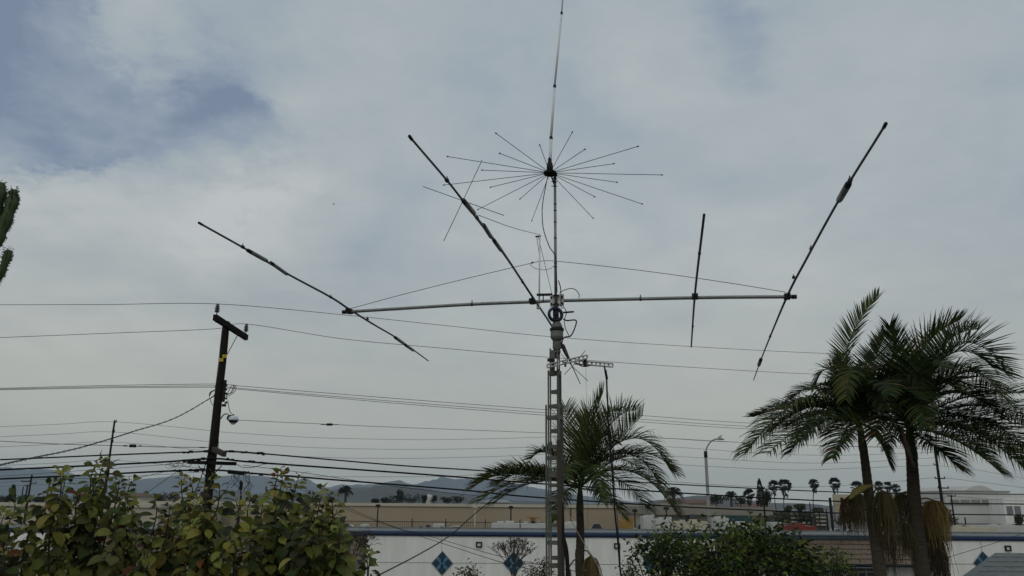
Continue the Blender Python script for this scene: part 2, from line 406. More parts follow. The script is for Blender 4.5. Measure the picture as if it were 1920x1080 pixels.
# elements
def elem(clamp, pxs, radii, horiz=False, traps=(), coll=(), label=None, dz=.035):
    q = BP(*clamp); n = UP if horiz else dB
    P = []
    for x, y in pxs:
        P.append(PP(x, y, q + UP * .0, n))
    pp = catmull(P, 5) if len(P) > 2 else P
    s = lambda a: (a - q).dot(dE)
    smax, smin = s(P[0]), s(P[-1])
    rr = []
    for a in pp:
        t = abs(s(a)) / 5.0
        rr.append(radii[0] * (1 - t) + radii[1] * t)
    b = MB(); b.tube(pp, rr, 8); e = b.build('element', M_aludark, ba, True)
    if label: e['label'] = label
    for (xa, ya), (xb, yb), r in traps:
        a, c = PP(xa, ya, q, n), PP(xb, yb, q, n); D = (c - a)
        b = MB(); b.tube([a, a + D * .05, a + D * .95, c], [r * .8, r * .93, r * .93, r * .8], 10); t = b.build('trap', M_trap, e, True)
        b = MB(); b.tube([a + D * .16, a + D * .9], r * .98, 10); b.build('sleeve', M_alu, t, True)
    for (xa, ya) in coll:
        a = PP(xa, ya, q, n); b = MB(); T = dE
        b.tube([a - T * .015, a + T * .015], radii[0] * 1.25, 8); b.box(a + UP * (radii[0] + .010), .007, .010, .026); b.build('hose_clamp', M_trap, e)
    b = MB(); b.box(q + UP * .0, .075, .11, .06, (dB, dE, UP)); b.tube([q - dE * .06 - UP * .03, q - dE * .06 + UP * .035], .008, 6); b.tube([q + dE * .06 - UP * .03, q + dE * .06 + UP * .035], .008, 6)
    b.build('element_clamp', M_trap, ba)
    return e
elem((655, 583.5), [(376, 419.5), (466, 470), (540, 514), (620, 557), (655, 580), (700, 608), (741, 632), (775, 656), (803, 676.5)], (.0150, .0085),
     traps=[((464, 469), (500, 489), 0.0234), ((507, 492), (538, 514), 0.0216), ((740, 632), (757, 644), 0.0270), ((759, 646), (775, 657), 0.0270)], coll=[(455, 463), (620, 557), (689, 598)])
elem((998, 565), [(770, 258.5), (838, 338), (868, 376), (905, 422), (942, 471), (998, 556), (1035, 611), (1052, 641), (1066, 672), (1088, 719.5)], (.0150, .0085),
     traps=[((868, 375), (889, 400), 0.0243), ((906, 421), (921, 445), 0.0225), ((925, 449), (940, 470), 0.0225), ((1056, 647), (1066, 672), 0.0270)], coll=[(838, 338), (894, 408), (980, 529)])
elem((1303, 556), [(1320, 404.5), (1303, 552), (1296, 650.5)], (.014, .011), horiz=True, coll=[(1311.5, 475), (1299, 612)])
elem((1476, 556), [(1659, 235.5), (1640, 266), (1590, 346), (1552, 412), (1514, 482), (1477, 553), (1440, 641), (1424, 682), (1413, 712.5)], (.0150, .0085),
     traps=[((1592, 343), (1573, 376), 0.0279), ((1427, 673), (1422.5, 685), 0.0306)], coll=[(1594, 338), (1521, 466), (1488, 520), (1444, 631)])
# near tips
for clamp, x, y, h in (((655, 583.5), 376, 419.5, 0), ((998, 565), 770, 258.5, 0), ((1476, 556), 1659, 235.5, 0), ((1303, 556), 1320, 404.5, 1)):
    p = PP(x, y, BP(*clamp), UP if h else dB); b = MB(); b.tube([p - dE * .03, p + dE * .03], .0125, 8); b.build('tip_cap', M_trap, ba, True)
# stub mast and truss lines
sb, st_ = BP(1011, 566), BP(1012, 440)
b = MB(); b.tube([sb - UP * .03, st_], .0105, 10); b.build('strut', M_white_rod, ba, True)
b = MB(); b.beam(BP(1007, 553.5) - dE * .02, BP(1036, 553) - dE * .02, .03, .028); b.beam(BP(1019, 553) - dE * .02, BP(1019, 566) - dE * .02, .012, .012, dE)
b.build('strut_bracket', M_trap, ba)
b = MB(); up_ = BP(1011, 490)
b.tube(catmull([BP(656, 579) , BP(760, 551), BP(880, 521), up_]), .0042, 5)
b.tube(catmull([up_, BP(1045, 490), BP(1200, 507), BP(1350, 528), BP(1474, 548)]), .0042, 5)
b.tube(catmull([BP(993, 495), BP(1003, 503), BP(1020, 506), BP(1035, 502), BP(1042, 494)]), .0035, 5)
b.tube([BP(1009, 443), BP(1035, 552)], .0035, 5)
b.tube([BP(1006, 443), BP(1013, 490)], .0035, 5)
b.build('truss_line', M_wire, ba)
b = MB(); b.tube([BP(1004, 443.5) , BP(1014, 443)], .012, 6); b.tube([BP(996, 493), BP(1000, 492)], .012, 6); b.build('eye_bolt', M_aludark, ba)

# crossed yagi
XC = PP(868, 376, BP(998, 562), dB) + UP * .045
xa = thing('crossed_yagi', BP(1008, 566), 'small crossed element antenna with thin X shaped rods on a slim boom', 'antenna')
XF = PP(1073, 687, BP(1008, 566), dB)
X1 = PP(868, 376.5, BP(998, 562), dB)
b = MB(); b.tube(catmull([X1 + UP * .0, PP(941, 472, BP(998, 562), dB), PP(985, 536, BP(1001, 562), dB), BP(1010, 573) - UP * .01, PP(1040, 622, BP(1008, 566), dB), XF]), .0095, 8); b.build('boom', M_aludark, xa, True)
for c, (tips) in ((X1, ((904, 300), (832, 452), (793, 349.5), (945, 404))), (XF, ((1097.5, 657.5), (1058, 702), (1102, 714), (1052, 664)))):
    P = [PP(x, y, c, dE) for x, y in tips]
    for a, d_ in ((P[0], P[1]), (P[2], P[3])):
        b = MB(); b.tube([a, c + (a - c) * .05, d_], .0032 if c is X1 else .006, 6); b.build('rod', M_aludark, xa, True)
b = MB(); b.tube(catmull([PP(897, 403.5, BP(998, 562), dB), (PP(897, 403.5, BP(998, 562), dB) * .5 + st_ * .5) - UP * .02, st_]), .0035, 5); b.build('stay_line', M_wire, xa)
b = MB(); b.box(BP(1009, 575), .035, .05, .06, (dB, dE, UP)); b.build('boom_clamp', M_plate, xa)

# mast pipe
mp_ = thing('mast_pipe', (mx_, my_, mz(600)), 'upright grey mast pipe above the rotator', 'mast')
b = MB(); b.tube([(mx_, my_, mz(606)), (mx_, my_, mz(322))], .0185, 14); b.build('pipe', M_alu, mp_, True)
for y in (334, 343, 383, 395, 417, 447, 493, 500):
    b = MB(); b.tube([(mx_, my_, mz(y) - .007), (mx_, my_, mz(y) + .007)], .0205, 12); b.build('tape_band', M_black, mp_, True)
b = MB(); zb_ = (mz(581) + mz(599)) / 2; b.box((mx_ + .0, my_ - .005, zb_), .075, .075, mz(581) - mz(599)); b.box((mx_ + .0, my_ - .045, zb_ + .01), .05, .02, .05)
b.box((mx_, my_, mz(577)), .06, .06, .02); b.build('mast_collar', M_trap, mp_)

# vertical ground plane antenna with radials
HUB = PY(1031, 324, 9.95)
va = thing('vertical_antenna', HUB, 'tall white whip antenna ringed by thin horizontal radial rods', 'antenna')
W = lambda x, y: PP(x, y, HUB, Vector((0, 1, 0)))
segs = [((1031, 318), (1033.2, 258), .0215), ((1033.2, 258), (1040, 161), .0175), ((1040, 161), (1053, 25), .0145), ((1053, 25), (1061, -80), .010)]
for (a, c, r) in segs:
    b = MB(); b.tube([W(*a), W(*c)], r, 12); b.build('whip_section', M_white_rod, va, True)
for x, y, r in ((1033.2, 259, .024), (1040, 162, .022), (1053, 25, .018)):
    b = MB(); a = W(x, y); b.tube([a - UP * .02, a + UP * .02], r, 10); b.build('coupling', M_trap, va, True)
b = MB(); b.lathe([(.045, -.0), (.045, .07), (.038, .12), (.028, .13), (.026, .18), (.02, .2)], HUB + UP * .02, 18); b.build('base_insulator', M_trap, va, True)
b = MB(); b.lathe([(.02, -.045), (.075, -.03), (.088, -.01), (.088, .008), (.05, .018)], HUB, 22); b.build('hub', M_black, va, True)
b = MB(); b.box(HUB + Vector((.045, .02, -.02)), .11, .05, .03); b.tube([HUB + Vector((.02, .02, -.03)), Vector((mx_, my_, mz(350)))], .012, 6)
for zz in (336, 342, 350): b.tube([Vector((mx_ - .05, my_ - .02, mz(zz))), Vector((mx_ + .03, my_ - .02, mz(zz)))], .006, 6)
b.build('mount_bracket', M_black, va)
nrm = Vector((.05, .10, 1))
tips = [(930, 250), (1073, 248), (1196, 274.5), (1241, 328), (1204, 382.5), (1112, 409), (997, 414), (896, 393), (832, 347), (839, 293.5), (1012, 272), (1096.5, 280), (1151, 307), (1156.5, 341.7), (1115, 369), (975, 373), (920, 351), (904, 319), (937, 287.5)]
for x, y in tips:
    t_ = PP(x, y, HUB, nrm); dd = (t_ - HUB).normalized()
    b = MB(); b.tube([HUB + dd * .06, t_], .0042, 6); rr_ = b.build('radial', M_aludark, va, True)
    b = MB(); b.tube([t_ - dd * .012, t_ + dd * .012], .0085, 6); b.build('tip_cap', M_trap, rr_, True)

# coax: loops, coil, hanging cables
def cable(name, pxs, Y, r, m, label, cat='cable', group=None, n=6, parent=None):
    P = catmull([PY(x, y, Y if not callable(Y) else Y(x, y)) for x, y in pxs], 6)
    b = MB(); b.tube(P, r, n)
    if parent: return b.build(name, m, parent, True)
    return tag(b.build(name, m, None, True, origin=P[-1]), label, cat, group)
cable('coaxial_cable', [(1027, 332), (1024, 345), (1018, 378), (1016.5, 400), (1019, 430), (1030, 462), (1040, 478), (1043, 500), (1044.5, 548)], 9.93, .0065, M_black, 'thin black coax drooping from the radial hub down to the mast', 'cable')
cable('coaxial_cable', [(1047, 526), (1051, 540), (1052, 560), (1051.5, 575)], 9.93, .007, M_black, 'short black coax running down beside the mast plate', 'cable')
cable('coaxial_cable', [(1049, 549), (1058, 544), (1070, 541), (1080, 544), (1086, 553), (1085, 558)], 9.93, .0055, M_black, 'thin black cable arching from the mast plate onto the boom', 'cable')
cable('coaxial_cable', [(1052, 578), (1058, 577), (1062, 586), (1060, 594), (1058, 600), (1060, 615), (1068, 632)], 9.92, .0055, M_black, 'thin loose black lead hanging beside the rotator', 'cable')
cable('coaxial_cable', [(1056, 598), (1063, 601), (1074, 600), (1080, 601), (1080, 608), (1074, 624), (1068, 631), (1060, 632), (1055, 637), (1054, 650), (1062, 668), (1071, 677)], 9.92, .0095, M_black, 'thick black cable looping out in a triangle beside the rotator', 'cable')
cable('coaxial_cable', [(1052, 643), (1056, 656), (1063, 668), (1070, 676)], 9.90, .012, M_black, 'thickest black cable slanting down from rotator clamp to side arm', 'cable')
b = MB(); cc = PY(1041.5, 589.5, 9.97); tilt = (Vector((1, .25, 0)).normalized(), UP)
for k in range(4): b.torus(cc + Vector((rnd(-.004, .004), .012 * k - .02, rnd(-.004, .004))), .080 + .007 * (k % 3), .014, tilt, 30, 7)
tag(b.build('cable_coil', M_blue, None, True, origin=cc), 'round coil of dark blue cable strapped behind the mast', 'cable coil')
b = MB(); b.tube([PY(1056, 586, 9.9), PY(1076, 584.5, 9.9)], .012, 8); tag(b.build('cable_stub', M_black, None, True, origin=PY(1056, 586, 9.9)), 'short stiff black rod sticking out right of the cable coil', 'rod')

# side arm of perforated channel
sa = thing('side_arm', PY(1040, 684, 9.85), 'pale perforated metal strut arm bolted across the tower top', 'strut arm')
def channel(a, c, name='perforated_strut', w_=.044):
    a, c = Vector(a), Vector(c); D = (c - a); ln = D.length; D.normalize(); side = D.cross(UP).normalized()
    b = MB(); n = int(ln / .05)
    for sgn in (-1, 1): b.beam(a + UP * sgn * w_ / 2, c + UP * sgn * w_ / 2, w_, .011)
    for i in range(n + 1):
        t = a + D * (ln * i / n); b.box(t, .018 if i % 2 else .024, .004, w_ - .006, (D, side, UP))
    b.build(name, M_plate, sa)
channel(PY(1026, 686.5, 9.84), PY(1101, 669, 9.80)); channel(PY(1078, 679, 9.92), PY(1149, 685, 9.96))
for q_, d_ in (((1033, 675, 9.85), (.09, .05, .035)), ((1060, 683, 9.82), (.025, .04, .06))):
    b = MB(); b.box(PY(*q_), *d_); b.build('clamp', M_trap, sa)
b = MB(); b.box(PY(1097, 679, 9.86), .035, .07, .09)
b.tube(catmull([PY(1080, 680, 9.9), PY(1090, 686, 9.9), PY(1100, 687, 9.9), PY(1108, 684, 9.9)]), .008, 6); b.build('clamp', M_trap, sa)
cable('hanging_cable', [(1133, 687), (1137, 705), (1138, 730), (1139.5, 760), (1140, 790), (1145, 850), (1149, 900), (1153, 960), (1158, 1010), (1162, 1060), (1166, 1110), (1172, 1300)], 9.9, .0115, M_black, 'long black cable hanging from the end of the side arm past the palm', 'cable')
b = MB(); b.tube([PY(1135, 694, 9.9), PY(1138, 711, 9.9)], .016, 8); tag(b.build('cable_wrap', M_black, None, True, origin=PY(1138, 711, 9.9)), 'thick black tape wrap near the top of the hanging cable', 'tape wrap')
cable('thin_line', [(1145, 800), (1148, 850), (1152, 905), (1157, 965), (1160, 1010), (1163, 1060), (1167, 1300)], 9.85, .0045, M_iron, 'thin grey line running down alongside the hanging cable', 'cable')
cable('thin_line', [(1098.5, 690), (1099, 720), (1099.5, 745), (1101, 830), (1104, 1300)], 9.95, .0016, M_wire, 'hair thin line dropping from the side arm to the palm', 'cable')

# ================================================================== UTILITY POLES AND LINES
PY0 = 26.0
up = thing('utility_pole', PY(400, 900, PY0) * 1, 'tall dark wooden utility pole with yellow tags and a slanted crossarm', 'utility pole')
pa = PY(426, 603, PY0); pb = PY(391.5, 905, PY0); pb.x = pa.x = (pa.x + pb.x) / 2
up.location = (pa.x, PY0, 0)
b = MB(); nseg = 30; zs = [pa.z * i / nseg for i in range(nseg + 1)]
b.tube([(pa.x + .008 * math.sin(i), PY0, z) for i, z in enumerate(zs)], [(.185 - .070 * i / nseg) + rnd(-.003, .003) for i in range(nseg + 1)], 14); b.build('pole', M_bark, up, True)
zA = PY(428, 612, PY0).z - .02
ca, cb2 = PP(403, 595, Vector((0, 0, zA)), UP), PP(462, 633, Vector((0, 0, zA)), UP)
D_ = (cb2 - ca).normalized()
sh = Vector((pa.x, PY0, zA)) + D_.cross(UP).normalized() * (-.13)
mid_c = (ca + cb2) / 2
b = MB(); b.beam(ca, cb2, .13, .19); arm = b.build('crossarm', M_arm, up)
print('crossarm', ca, cb2, (cb2 - ca).length)
for p in (ca + D_ * .12, cb2 - D_ * .12):
    b = MB(); q = p + UP * .09
    b.lathe([(.015, 0), (.015, .10), (.07, .11), (.085, .13), (.035, .15), (.08, .17), (.085, .19), (.035, .21), (.075, .23), (.08, .25), (.035, .27), (.065, .29), (.07, .31), (.03, .33), (.05, .35), (.04, .39)], q, 14)
    b.build('insulator', M_ins, arm, True)
    b = MB(); b.tube([p - UP * .15, p - UP * .06], .012, 6); b.build('pin', M_iron, arm)
INS_L, INS_R = ca + D_ * .12 + UP * .47, cb2 - D_ * .12 + UP * .47
b = MB(); b.tube([ca.lerp(cb2, .72) - UP * .06, Vector((pa.x + .08, PY0 - .08, zA - 1.15))], .014, 6); b.build('brace', M_iron, up)
b = MB(); b.tube([Vector((pa.x - .12, PY0 - .02, zA - .1)), Vector((pa.x - .145, PY0 - .03, 6))], .007, 5); b.build('ground_wire', M_conc, up)
for x, y in ((421.3, 667.8), (414.5, 674.8)):
    p = PY(x, y, PY0 - .155); b = MB()
    b.box(p, .14, .012, .105); t_ = b.build('tag', M_yellow, up)
    b = MB(); b.box(p - Vector((.02, .008, 0)), .012, .004, .04); b.box(p - Vector((-.01, .008, .005)), .03, .004, .012); b.box(p - Vector((-.028, .008, -.002)), .01, .004, .035); b.build('mark', M_black, t_)
# secondary rack, loops
b = MB(); b.box(PY(420.5, 733, PY0 - .02), .08, .07, .72)
for y in (722, 730, 738, 747, 755): b.lathe([(.03, -.03), (.05, -.02), (.03, 0), (.05, .02), (.03, .03)], PY(424, y, PY0 - .06), 10)
b.box(PY(420, 760, PY0), .12, .06, .08); b.build('rack', M_iron, up)
b = MB()
def loop(pts, Y=PY0, r=.011): b.tube(catmull([PY(x, y, Y) for x, y in pts], 6), r, 5)
loop([(404, 730), (393, 737), (394, 748), (398, 758), (408, 768)]); loop([(404, 732), (397, 735), (393, 742), (396, 733)]); loop([(403, 722), (404, 735), (399, 745)])
loop([(425, 740), (433, 736), (437, 727), (439, 722), (434, 724), (429, 733), (424, 744)]); loop([(425, 744), (436, 738), (442, 731), (442, 724), (436, 722)]); loop([(424, 741), (436, 735), (440, 724)])
loop([(410, 762), (418, 760), (425, 752)], r=.009); loop([(427, 751), (429, 762), (431, 771), (434, 776)], r=.012)
loop([(415, 750), (404, 800), (395, 838)], PY0 - .25, .014); loop([(411, 800), (407, 830), (403, 842)], PY0 - .25, .012); loop([(410, 820), (409.5, 842)], PY0 - .2, .008)
loop([(391, 848), (388, 862), (384, 875), (377, 895), (368, 918), (361, 930), (350, 960)], PY0 - .3, .016)
b.build('jumper_wires', M_cable, up, True)
# street lamp on pole
b = MB(); b.tube(catmull([PY(414, 785, PY0), PY(419, 778, PY0 - .1), PY(425, 776, PY0 - .2), PY(431, 780, PY0 - .3)]), .022, 8); lampa = b.build('lamp_arm', M_lamp, up, True)
lc = PY(437, 786, PY0 - .38)
b = MB(); b.box(lc + Vector((-.03, 0, .03)), .30, .16, .11); b.lathe([(.03, 0), (.035, .06), (.02, .08)], lc + Vector((-.01, 0, .085)), 10); b.box(PY(432, 781, PY0 - .3), .12, .1, .1); b.build('lamp_housing', M_iron, lampa)
b = MB(); b.lathe([(.05, -.17), (.09, -.13), (.14, -.05), (.16, .0), (.15, .05), (.09, .10), (.03, .12)], lc + Vector((.02, -.02, .0)), 18); b.build('lamp_bowl', M_glassbowl, lampa, True)
b = MB(); b.lathe([(.10, -.12), (.155, -.06), (.16, -.04), (.10, -.04)], lc + Vector((.02, -.02, 0)), 14); b.build('lamp_guard', M_iron, lampa, True)
# lower telecom crossarms
b = MB(); b.beam(PY(352, 866.5, PY0 - .22), PY(442.5, 869.5, PY0 - .22), .09, .11); lo = b.build('crossarm', M_arm, up); lo['label'] = 'lower level dark crossarm'
b = MB(); b.tube([PY(397, 893, PY0 - .15), PY(416, 873, PY0 - .2)], .016, 5); b.tube([PY(385, 893, PY0 - .15), PY(372, 873, PY0 - .2)], .016, 5); b.build('brace', M_iron, up)
b = MB(); b.beam(PY(401, 842, PY0 - .2), PY(421, 852, PY0 - 1.0), .12, .15); so2 = b.build('standoff_block', mat('weathered grey block', (.04, .038, .03), .9, 0, .3, 8), up)

def wire(pxs, Y0, Y1, r, m, label, group, name='power_line', n=5, wig=0, cat='wire'):
    x0, x1 = pxs[0][0], pxs[-1][0]
    P = []
    for p in pxs:
        if isinstance(p, Vector): P.append(p); continue
        x, y = p; P.append(PY(x, y, Y0 + (Y1 - Y0) * (x - x0) / (x1 - x0)))
    k = 8
    P = catmull(P, k if not wig else 24)
    b = MB()
    if wig:
        for ph in (0, math.pi):
            Q = [p + Vector((0, math.sin(i * 1.0 + ph), math.cos(i * 1.0 + ph))) * wig for i, p in enumerate(P)]
            b.tube(Q, r, 5)
    else: b.tube(P, r, n)
    return tag(b.build(name, m, None, True, origin=P[0]), label, cat, group)
G1 = 'overhead wires of the main pole'; G2 = 'distant overhead wires'
def pin(v):  # depth-true pixel of a world point
    r_ = v - O; z_ = -r_.dot(CZ); return (960 + F_PX * r_.dot(CX) / z_, 540 - F_PX * r_.dot(CY) / z_)
def wire3(pts, r, m, label, group, name='power_line', cat='wire'):      # pts: (x, y, Y)
    P = catmull([p if isinstance(p, Vector) else PY(*p) for p in pts], 8)
    b = MB(); b.tube(P, r, 5); return tag(b.build(name, m, None, True, origin=P[0]), label, cat, group)
wire3([(-60, 571.5, 26), (0, 571.5, 26), (200, 571, 25.3), INS_L, (640, 590, 27), (840, 611, 28.5), (1040, 632, 30.5), (1300, 650, 33), (1580, 664, 36), (1960, 676, 40)], .0095, M_wire, 'topmost thin wire crossing the whole sky from the highest pole insulator', G1)
wire3([(-60, 635, 27), (0, 633, 27), (200, 625, 27), (400, 616.8, 27), INS_R, (640, 635, 28), (820, 652, 29), (1030, 670, 31), (1300, 689, 34), (1575, 703, 37), (1960, 709, 41)], .0095, M_wire, 'second thin wire from the top, held by the lower pole insulator', G1)
for k, (la, lb) in enumerate((((728, 720, 722, 747, 768, 779, 793), 'uppermost of the three closely bundled wires at mid pole'), ((729.5, 723.5, 726.5, 752.5, 774, 786, 799.5), 'middle one of the three closely bundled wires at mid pole'), ((731, 726, 728.5, 756, 778.5, 791, 804), 'lowest of the three closely bundled wires at mid pole'))):
    y = la; yl = PY0 - .1
    wire3([(-60, y[0] + .3, 27), (0, y[0], 27), (200, (y[0] + y[1]) / 2 - 1.2, 26.4), (400, y[1], 26), (430, y[2] - .8, 26), (470, y[2] + 3.4, 26.3), (740, y[3], 28), (1020, y[4], 30.5), (1200, y[5], 32.5), (1400, y[6], 35), (1700, y[6] + 14, 38), (1960, y[6] + 22, 41)], .009, M_wire, lb, G1)
wire3([(425, 786, 26), (450, 788, 26.1), (615, 795.5, 27), (740, 801, 28), (1025, 812, 30.5), (1250, 822, 33), (1400, 830, 35), (1960, 850, 41)], .008, M_wire, 'thin wire with a small splice leaving the pole at lamp height', G1)
b = MB(); sp = PY(618, 796, 27); b.box(sp, .19, .07, .075); b.tube([sp - Vector((.3, 0, 0)), sp + Vector((.3, 0, 0))], .014, 6); tag(b.build('wire_splice', M_iron, None, origin=sp), 'small grey splice box on the lamp height wire', 'splice box')
# thick telecom cables
T = [([(-60, 863.5, 26), (0, 862, 26), (210, 853, 26), (390, 846.5, 25.8), (430, 846.5, 25.8), (480, 849.5, 26), (740, 872, 28), (910, 883, 29.5), (1010, 893, 30.5), (1230, 906, 33), (1440, 917, 35.5), (1600, 923.5, 37.5), (1740, 925.5, 39), (1960, 927, 41)], .024, 'upper thick black cable crossing the frame near the horizon'),
     ([(-60, 884, 26), (0, 881, 26), (170, 873, 26), (310, 866, 25.9), (400, 860, 25.8), (480, 867, 26), (740, 885.5, 28), (880, 896, 29.2), (1000, 906, 30.4), (1240, 922, 33), (1440, 934, 35.5), (1600, 941, 37.5), (1740, 943.5, 39), (1960, 945.5, 41)], .030, 'middle thick black cable crossing the frame near the horizon'),
     ([(-60, 901, 26), (0, 898, 26), (140, 892, 26), (300, 884, 25.9), (400, 881.5, 25.8), (480, 888, 26), (740, 908.5, 28), (880, 920, 29.2), (1000, 932, 30.4), (1240, 948, 33), (1440, 957.5, 35.5), (1600, 962.5, 37.5), (1740, 964, 39), (1960, 966, 41)], .029, 'lowest thick black cable crossing the frame near the horizon')]
for pts_, r, lb in T:
    o = wire3(pts_, r, M_cable, lb, 'thick telecom cables', 'telecom_cable', 'cable')
    for k in range(16):       # lashings and clamps near the pole
        b = MB(); x = random.choice([rnd(330, 395), rnd(425, 500)]); i = [p for p in pts_]
        y = interp(x, [(p[0], p[1]) for p in pts_]); p = PY(x, y - rnd(-1, 2), 25.85)
        b.box(p, rnd(.04, .12), rnd(.05, .08), rnd(.04, .09)); b.build('lashing', M_cable, o)
wire3([(442, 869, 25.8), (455, 876, 25.9), (475, 876, 26), (500, 868, 26)], .010, M_cable, 'slack black cable loop sagging from the right end of the lower crossarm', 'loose cables at the pole', 'slack_cable', 'cable')
wire3([(455, 872, 26), (560, 885, 26.5), (640, 897, 27), (740, 912, 28), (840, 924, 29), (900, 930, 29.5)], .009, M_cable, 'thin cable slanting just above then below the lowest thick cable', 'loose cables at the pole', 'slack_cable', 'cable')
b = MB()                                            # splice case + tangle
b.tube([PY(428, 884.5, 25.7), PY(458, 887.5, 25.7)], .065, 10)
tg = tag(b.build('splice_closure', M_cable, None, True, origin=PY(440, 886, 25.7)), 'fat black splice case hanging on the lowest thick cable', 'splice case')
b = MB()
for k in range(16):
    x0, y0 = rnd(428, 470), rnd(884, 890); pts_ = [(x0, y0)]
    for j in range(4): x0 += rnd(-9, 9); y0 += rnd(4, 13); pts_.append((x0, y0))
    b.tube(catmull([PY(x, y, 25.7 + rnd(-.1, .1)) for x, y in pts_], 5), .006, 4)
for k in range(9):
    x0, y0 = rnd(318, 360), rnd(866, 872); q = []
    for j in range(9): q.append(PY(x0 + 8 * math.cos(j * .8 + k), y0 + 5 * math.sin(j * .8 + k) + 2, 25.75))
    b.tube(catmull(q, 3), .005, 4)
tag(b.build('tangled_drop_wires', M_cable, None, True, origin=PY(445, 900, 25.7)), 'tangle of thin drop wires dangling by the pole crossarm', 'wires', kind='stuff')
cb3 = PY(452, 930, 25.9)
b = MB(); b.box((cb3.x, cb3.y, cb3.z / 2), .05, .05, cb3.z); b.box(PY(452, 911, 25.9), .085, .08, .26); b.tube([(cb3.x, cb3.y, cb3.z - .1), PY(452, 900, 25.9)], .02, 8)
tag(b.build('cable_riser', M_iron, None, origin=(cb3.x, cb3.y, 0)), 'slim dark riser post with a small terminal just right of the pole', 'post')
# spliced cable left of the pole
wire3([(-60, 823, 30), (0, 827, 30), (110, 832.5, 29), (235, 836, 28), (300, 838, 27), (390, 839, 26)], .011, M_cable, 'left hand cable carrying a small black box beside the pole', G1, 'telecom_cable', 'cable')
b = MB(); q = PY(249, 836, 27.8); b.box(q, .20, .1, .10); b.tube([q - Vector((.33, 0, 0)), q - Vector((.2, 0, 0))], .025, 6); b.tube([q + Vector((.2, 0, 0)), q + Vector((.3, 0, 0))], .022, 6); b.tube([PY(374, 839, 26.2), PY(384, 839.2, 26.1)], .02, 6)
tag(b.build('cable_box', M_iron, None, origin=q), 'small black junction box strung on the left cable', 'junction box')
for pts_, lb in (([(-60, 896, 42), (0, 893, 42), (130, 884, 40), (230, 877, 38), (310, 871, 32), (352, 867, 26)], 'thin line rising to the left end of the lower crossarm'),
                 ([(-60, 908, 50), (0, 905, 50), (60, 900, 48), (180, 896, 44), (300, 890, 38), (390, 884, 28)], 'faint line rising to the pole just below the lowest thick cable'),
                 ([(-60, 915, 60), (0, 912, 60), (150, 906, 55), (230, 904, 48)], 'faint lowest line over the far left mountains'),
                 ([(220, 905, 34), (280, 891, 31), (330, 880, 26)], 'short thin guy slanting up to the pole tangle'),
                 ([(278, 922, 34), (310, 900, 30), (330, 886, 26)], 'short steep guy line left of the pole base')):
    wire3(pts_, .010, M_wire, lb, 'thin lines left of the pole')
# twisted service drop
wire([(-60, 886), (0, 872), (60, 859), (140, 842), (210, 822), (250, 809), (330, 783), (404, 741)], 13, 26, .009, M_cable, 'twisted black service drop sagging from mid pole to the left', G1, 'service_drop', wig=.014, cat='cable')
# distant line on the small pole
for (pts_, lb) in (([(-60, 802), (0, 800), (110, 795.5), (216, 791), (390, 807), (430, 811), (580, 820), (740, 824), (850, 824), (1010, 820), (1100, 816), (1257, 822), (1400, 830), (1565, 836), (1750, 838)], 'highest faint wire of the small far pole'),
                   ([(-60, 822), (0, 819), (110, 814), (214, 810), (390, 828), (430, 830), (580, 839), (740, 842.5), (850, 842), (1010, 838), (1100, 832), (1257, 838), (1400, 848), (1500, 853), (1600, 853), (1757, 848)], 'second faint wire of the small far pole'),
                   ([(-60, 842), (0, 838), (110, 833), (213, 829), (390, 845), (590, 857), (740, 859.5), (850, 858), (980, 854), (1100, 848), (1257, 855), (1405, 864), (1500, 868), (1600, 867), (1757, 858)], 'third faint wire of the small far pole'),
                   ([(-60, 875), (0, 873), (110, 868), (212, 863), (400, 880), (560, 892), (740, 894), (890, 890), (1100, 862), (1265, 871), (1440, 880), (1520, 881), (1620, 877), (1757, 872)], 'fourth faint wire of the small far pole'),
                   ([(1100, 890), (1235, 901), (1330, 908), (1430, 913), (1520, 913), (1600, 909), (1690, 902), (1757, 896), (1830, 903), (1960, 920)], 'faint wire rising to the three armed pole on the right')):
    wire(pts_, 80, 90, .017, M_wire, lb, G2)
for (pts_, lb) in (([(1757, 873), (1800, 877), (1860, 886), (1960, 905)], 'faint wire leaving the upper arm of the right far pole'),
                   ([(1560, 947), (1700, 944), (1783, 931), (1850, 936), (1960, 941)], 'faint wire at the small double pole on the right')):
    wire(pts_, 90, 96, .015, M_wire, lb, G2)
def far_pole(x, ytop, ybot, Y, r, arms, label, m=M_bark, name='utility_pole'):
    t = PY(x, ytop, Y); gz = ground_z(Y)
    o = thing(name, (t.x, Y, gz), label, 'utility pole', 'distant utility poles')
    b = MB(); b.tube([(t.x, Y, gz), (t.x, Y, t.z)], [r * 1.25, r * .85], 8); b.build('pole', m, o, True)
    for ay, wpx, off in arms:
        c = PY(x, ay, Y); ww = wpx / F_PX * Y * 1.0
        b = MB(); b.box((t.x + off / F_PX * Y, Y - r - .05, c.z), ww, .1, .12)
        for s in (-1, 1): b.box((t.x + off / F_PX * Y + s * ww * .45, Y - r - .05, c.z + .14), .07, .07, .16)
        b.build('crossarm', m, o)
    return o
far_pole(215, 789, 870, 80, .11, [(791.5, 4, 3), (810.5, 4, 2), (829, 4, 2)], 'slim far pole rising behind the leafy tree')
far_pole(1753, 840, 965, 90, .16, [(872, 8, -4), (897, 19, 0), (915, 20, 4)], 'three armed dark pole between right palms and pale hall')
far_pole(1783, 928, 990, 120, .12, [(930, 15, 0)], 'small thin pole with one arm in front of pale hall')
far_pole(60, 890, 932, 120, .14, [(903, 16, -8), (906, 12, 6)], 'far left pole with arms over the mountains')
far_pole(52, 909, 932, 150, .15, [(911, 8, 0)], 'shorter pole just left of the far left armed pole')
far_pole(44, 912, 932, 160, .12, [], 'shortest bare pole beside the cone tree')
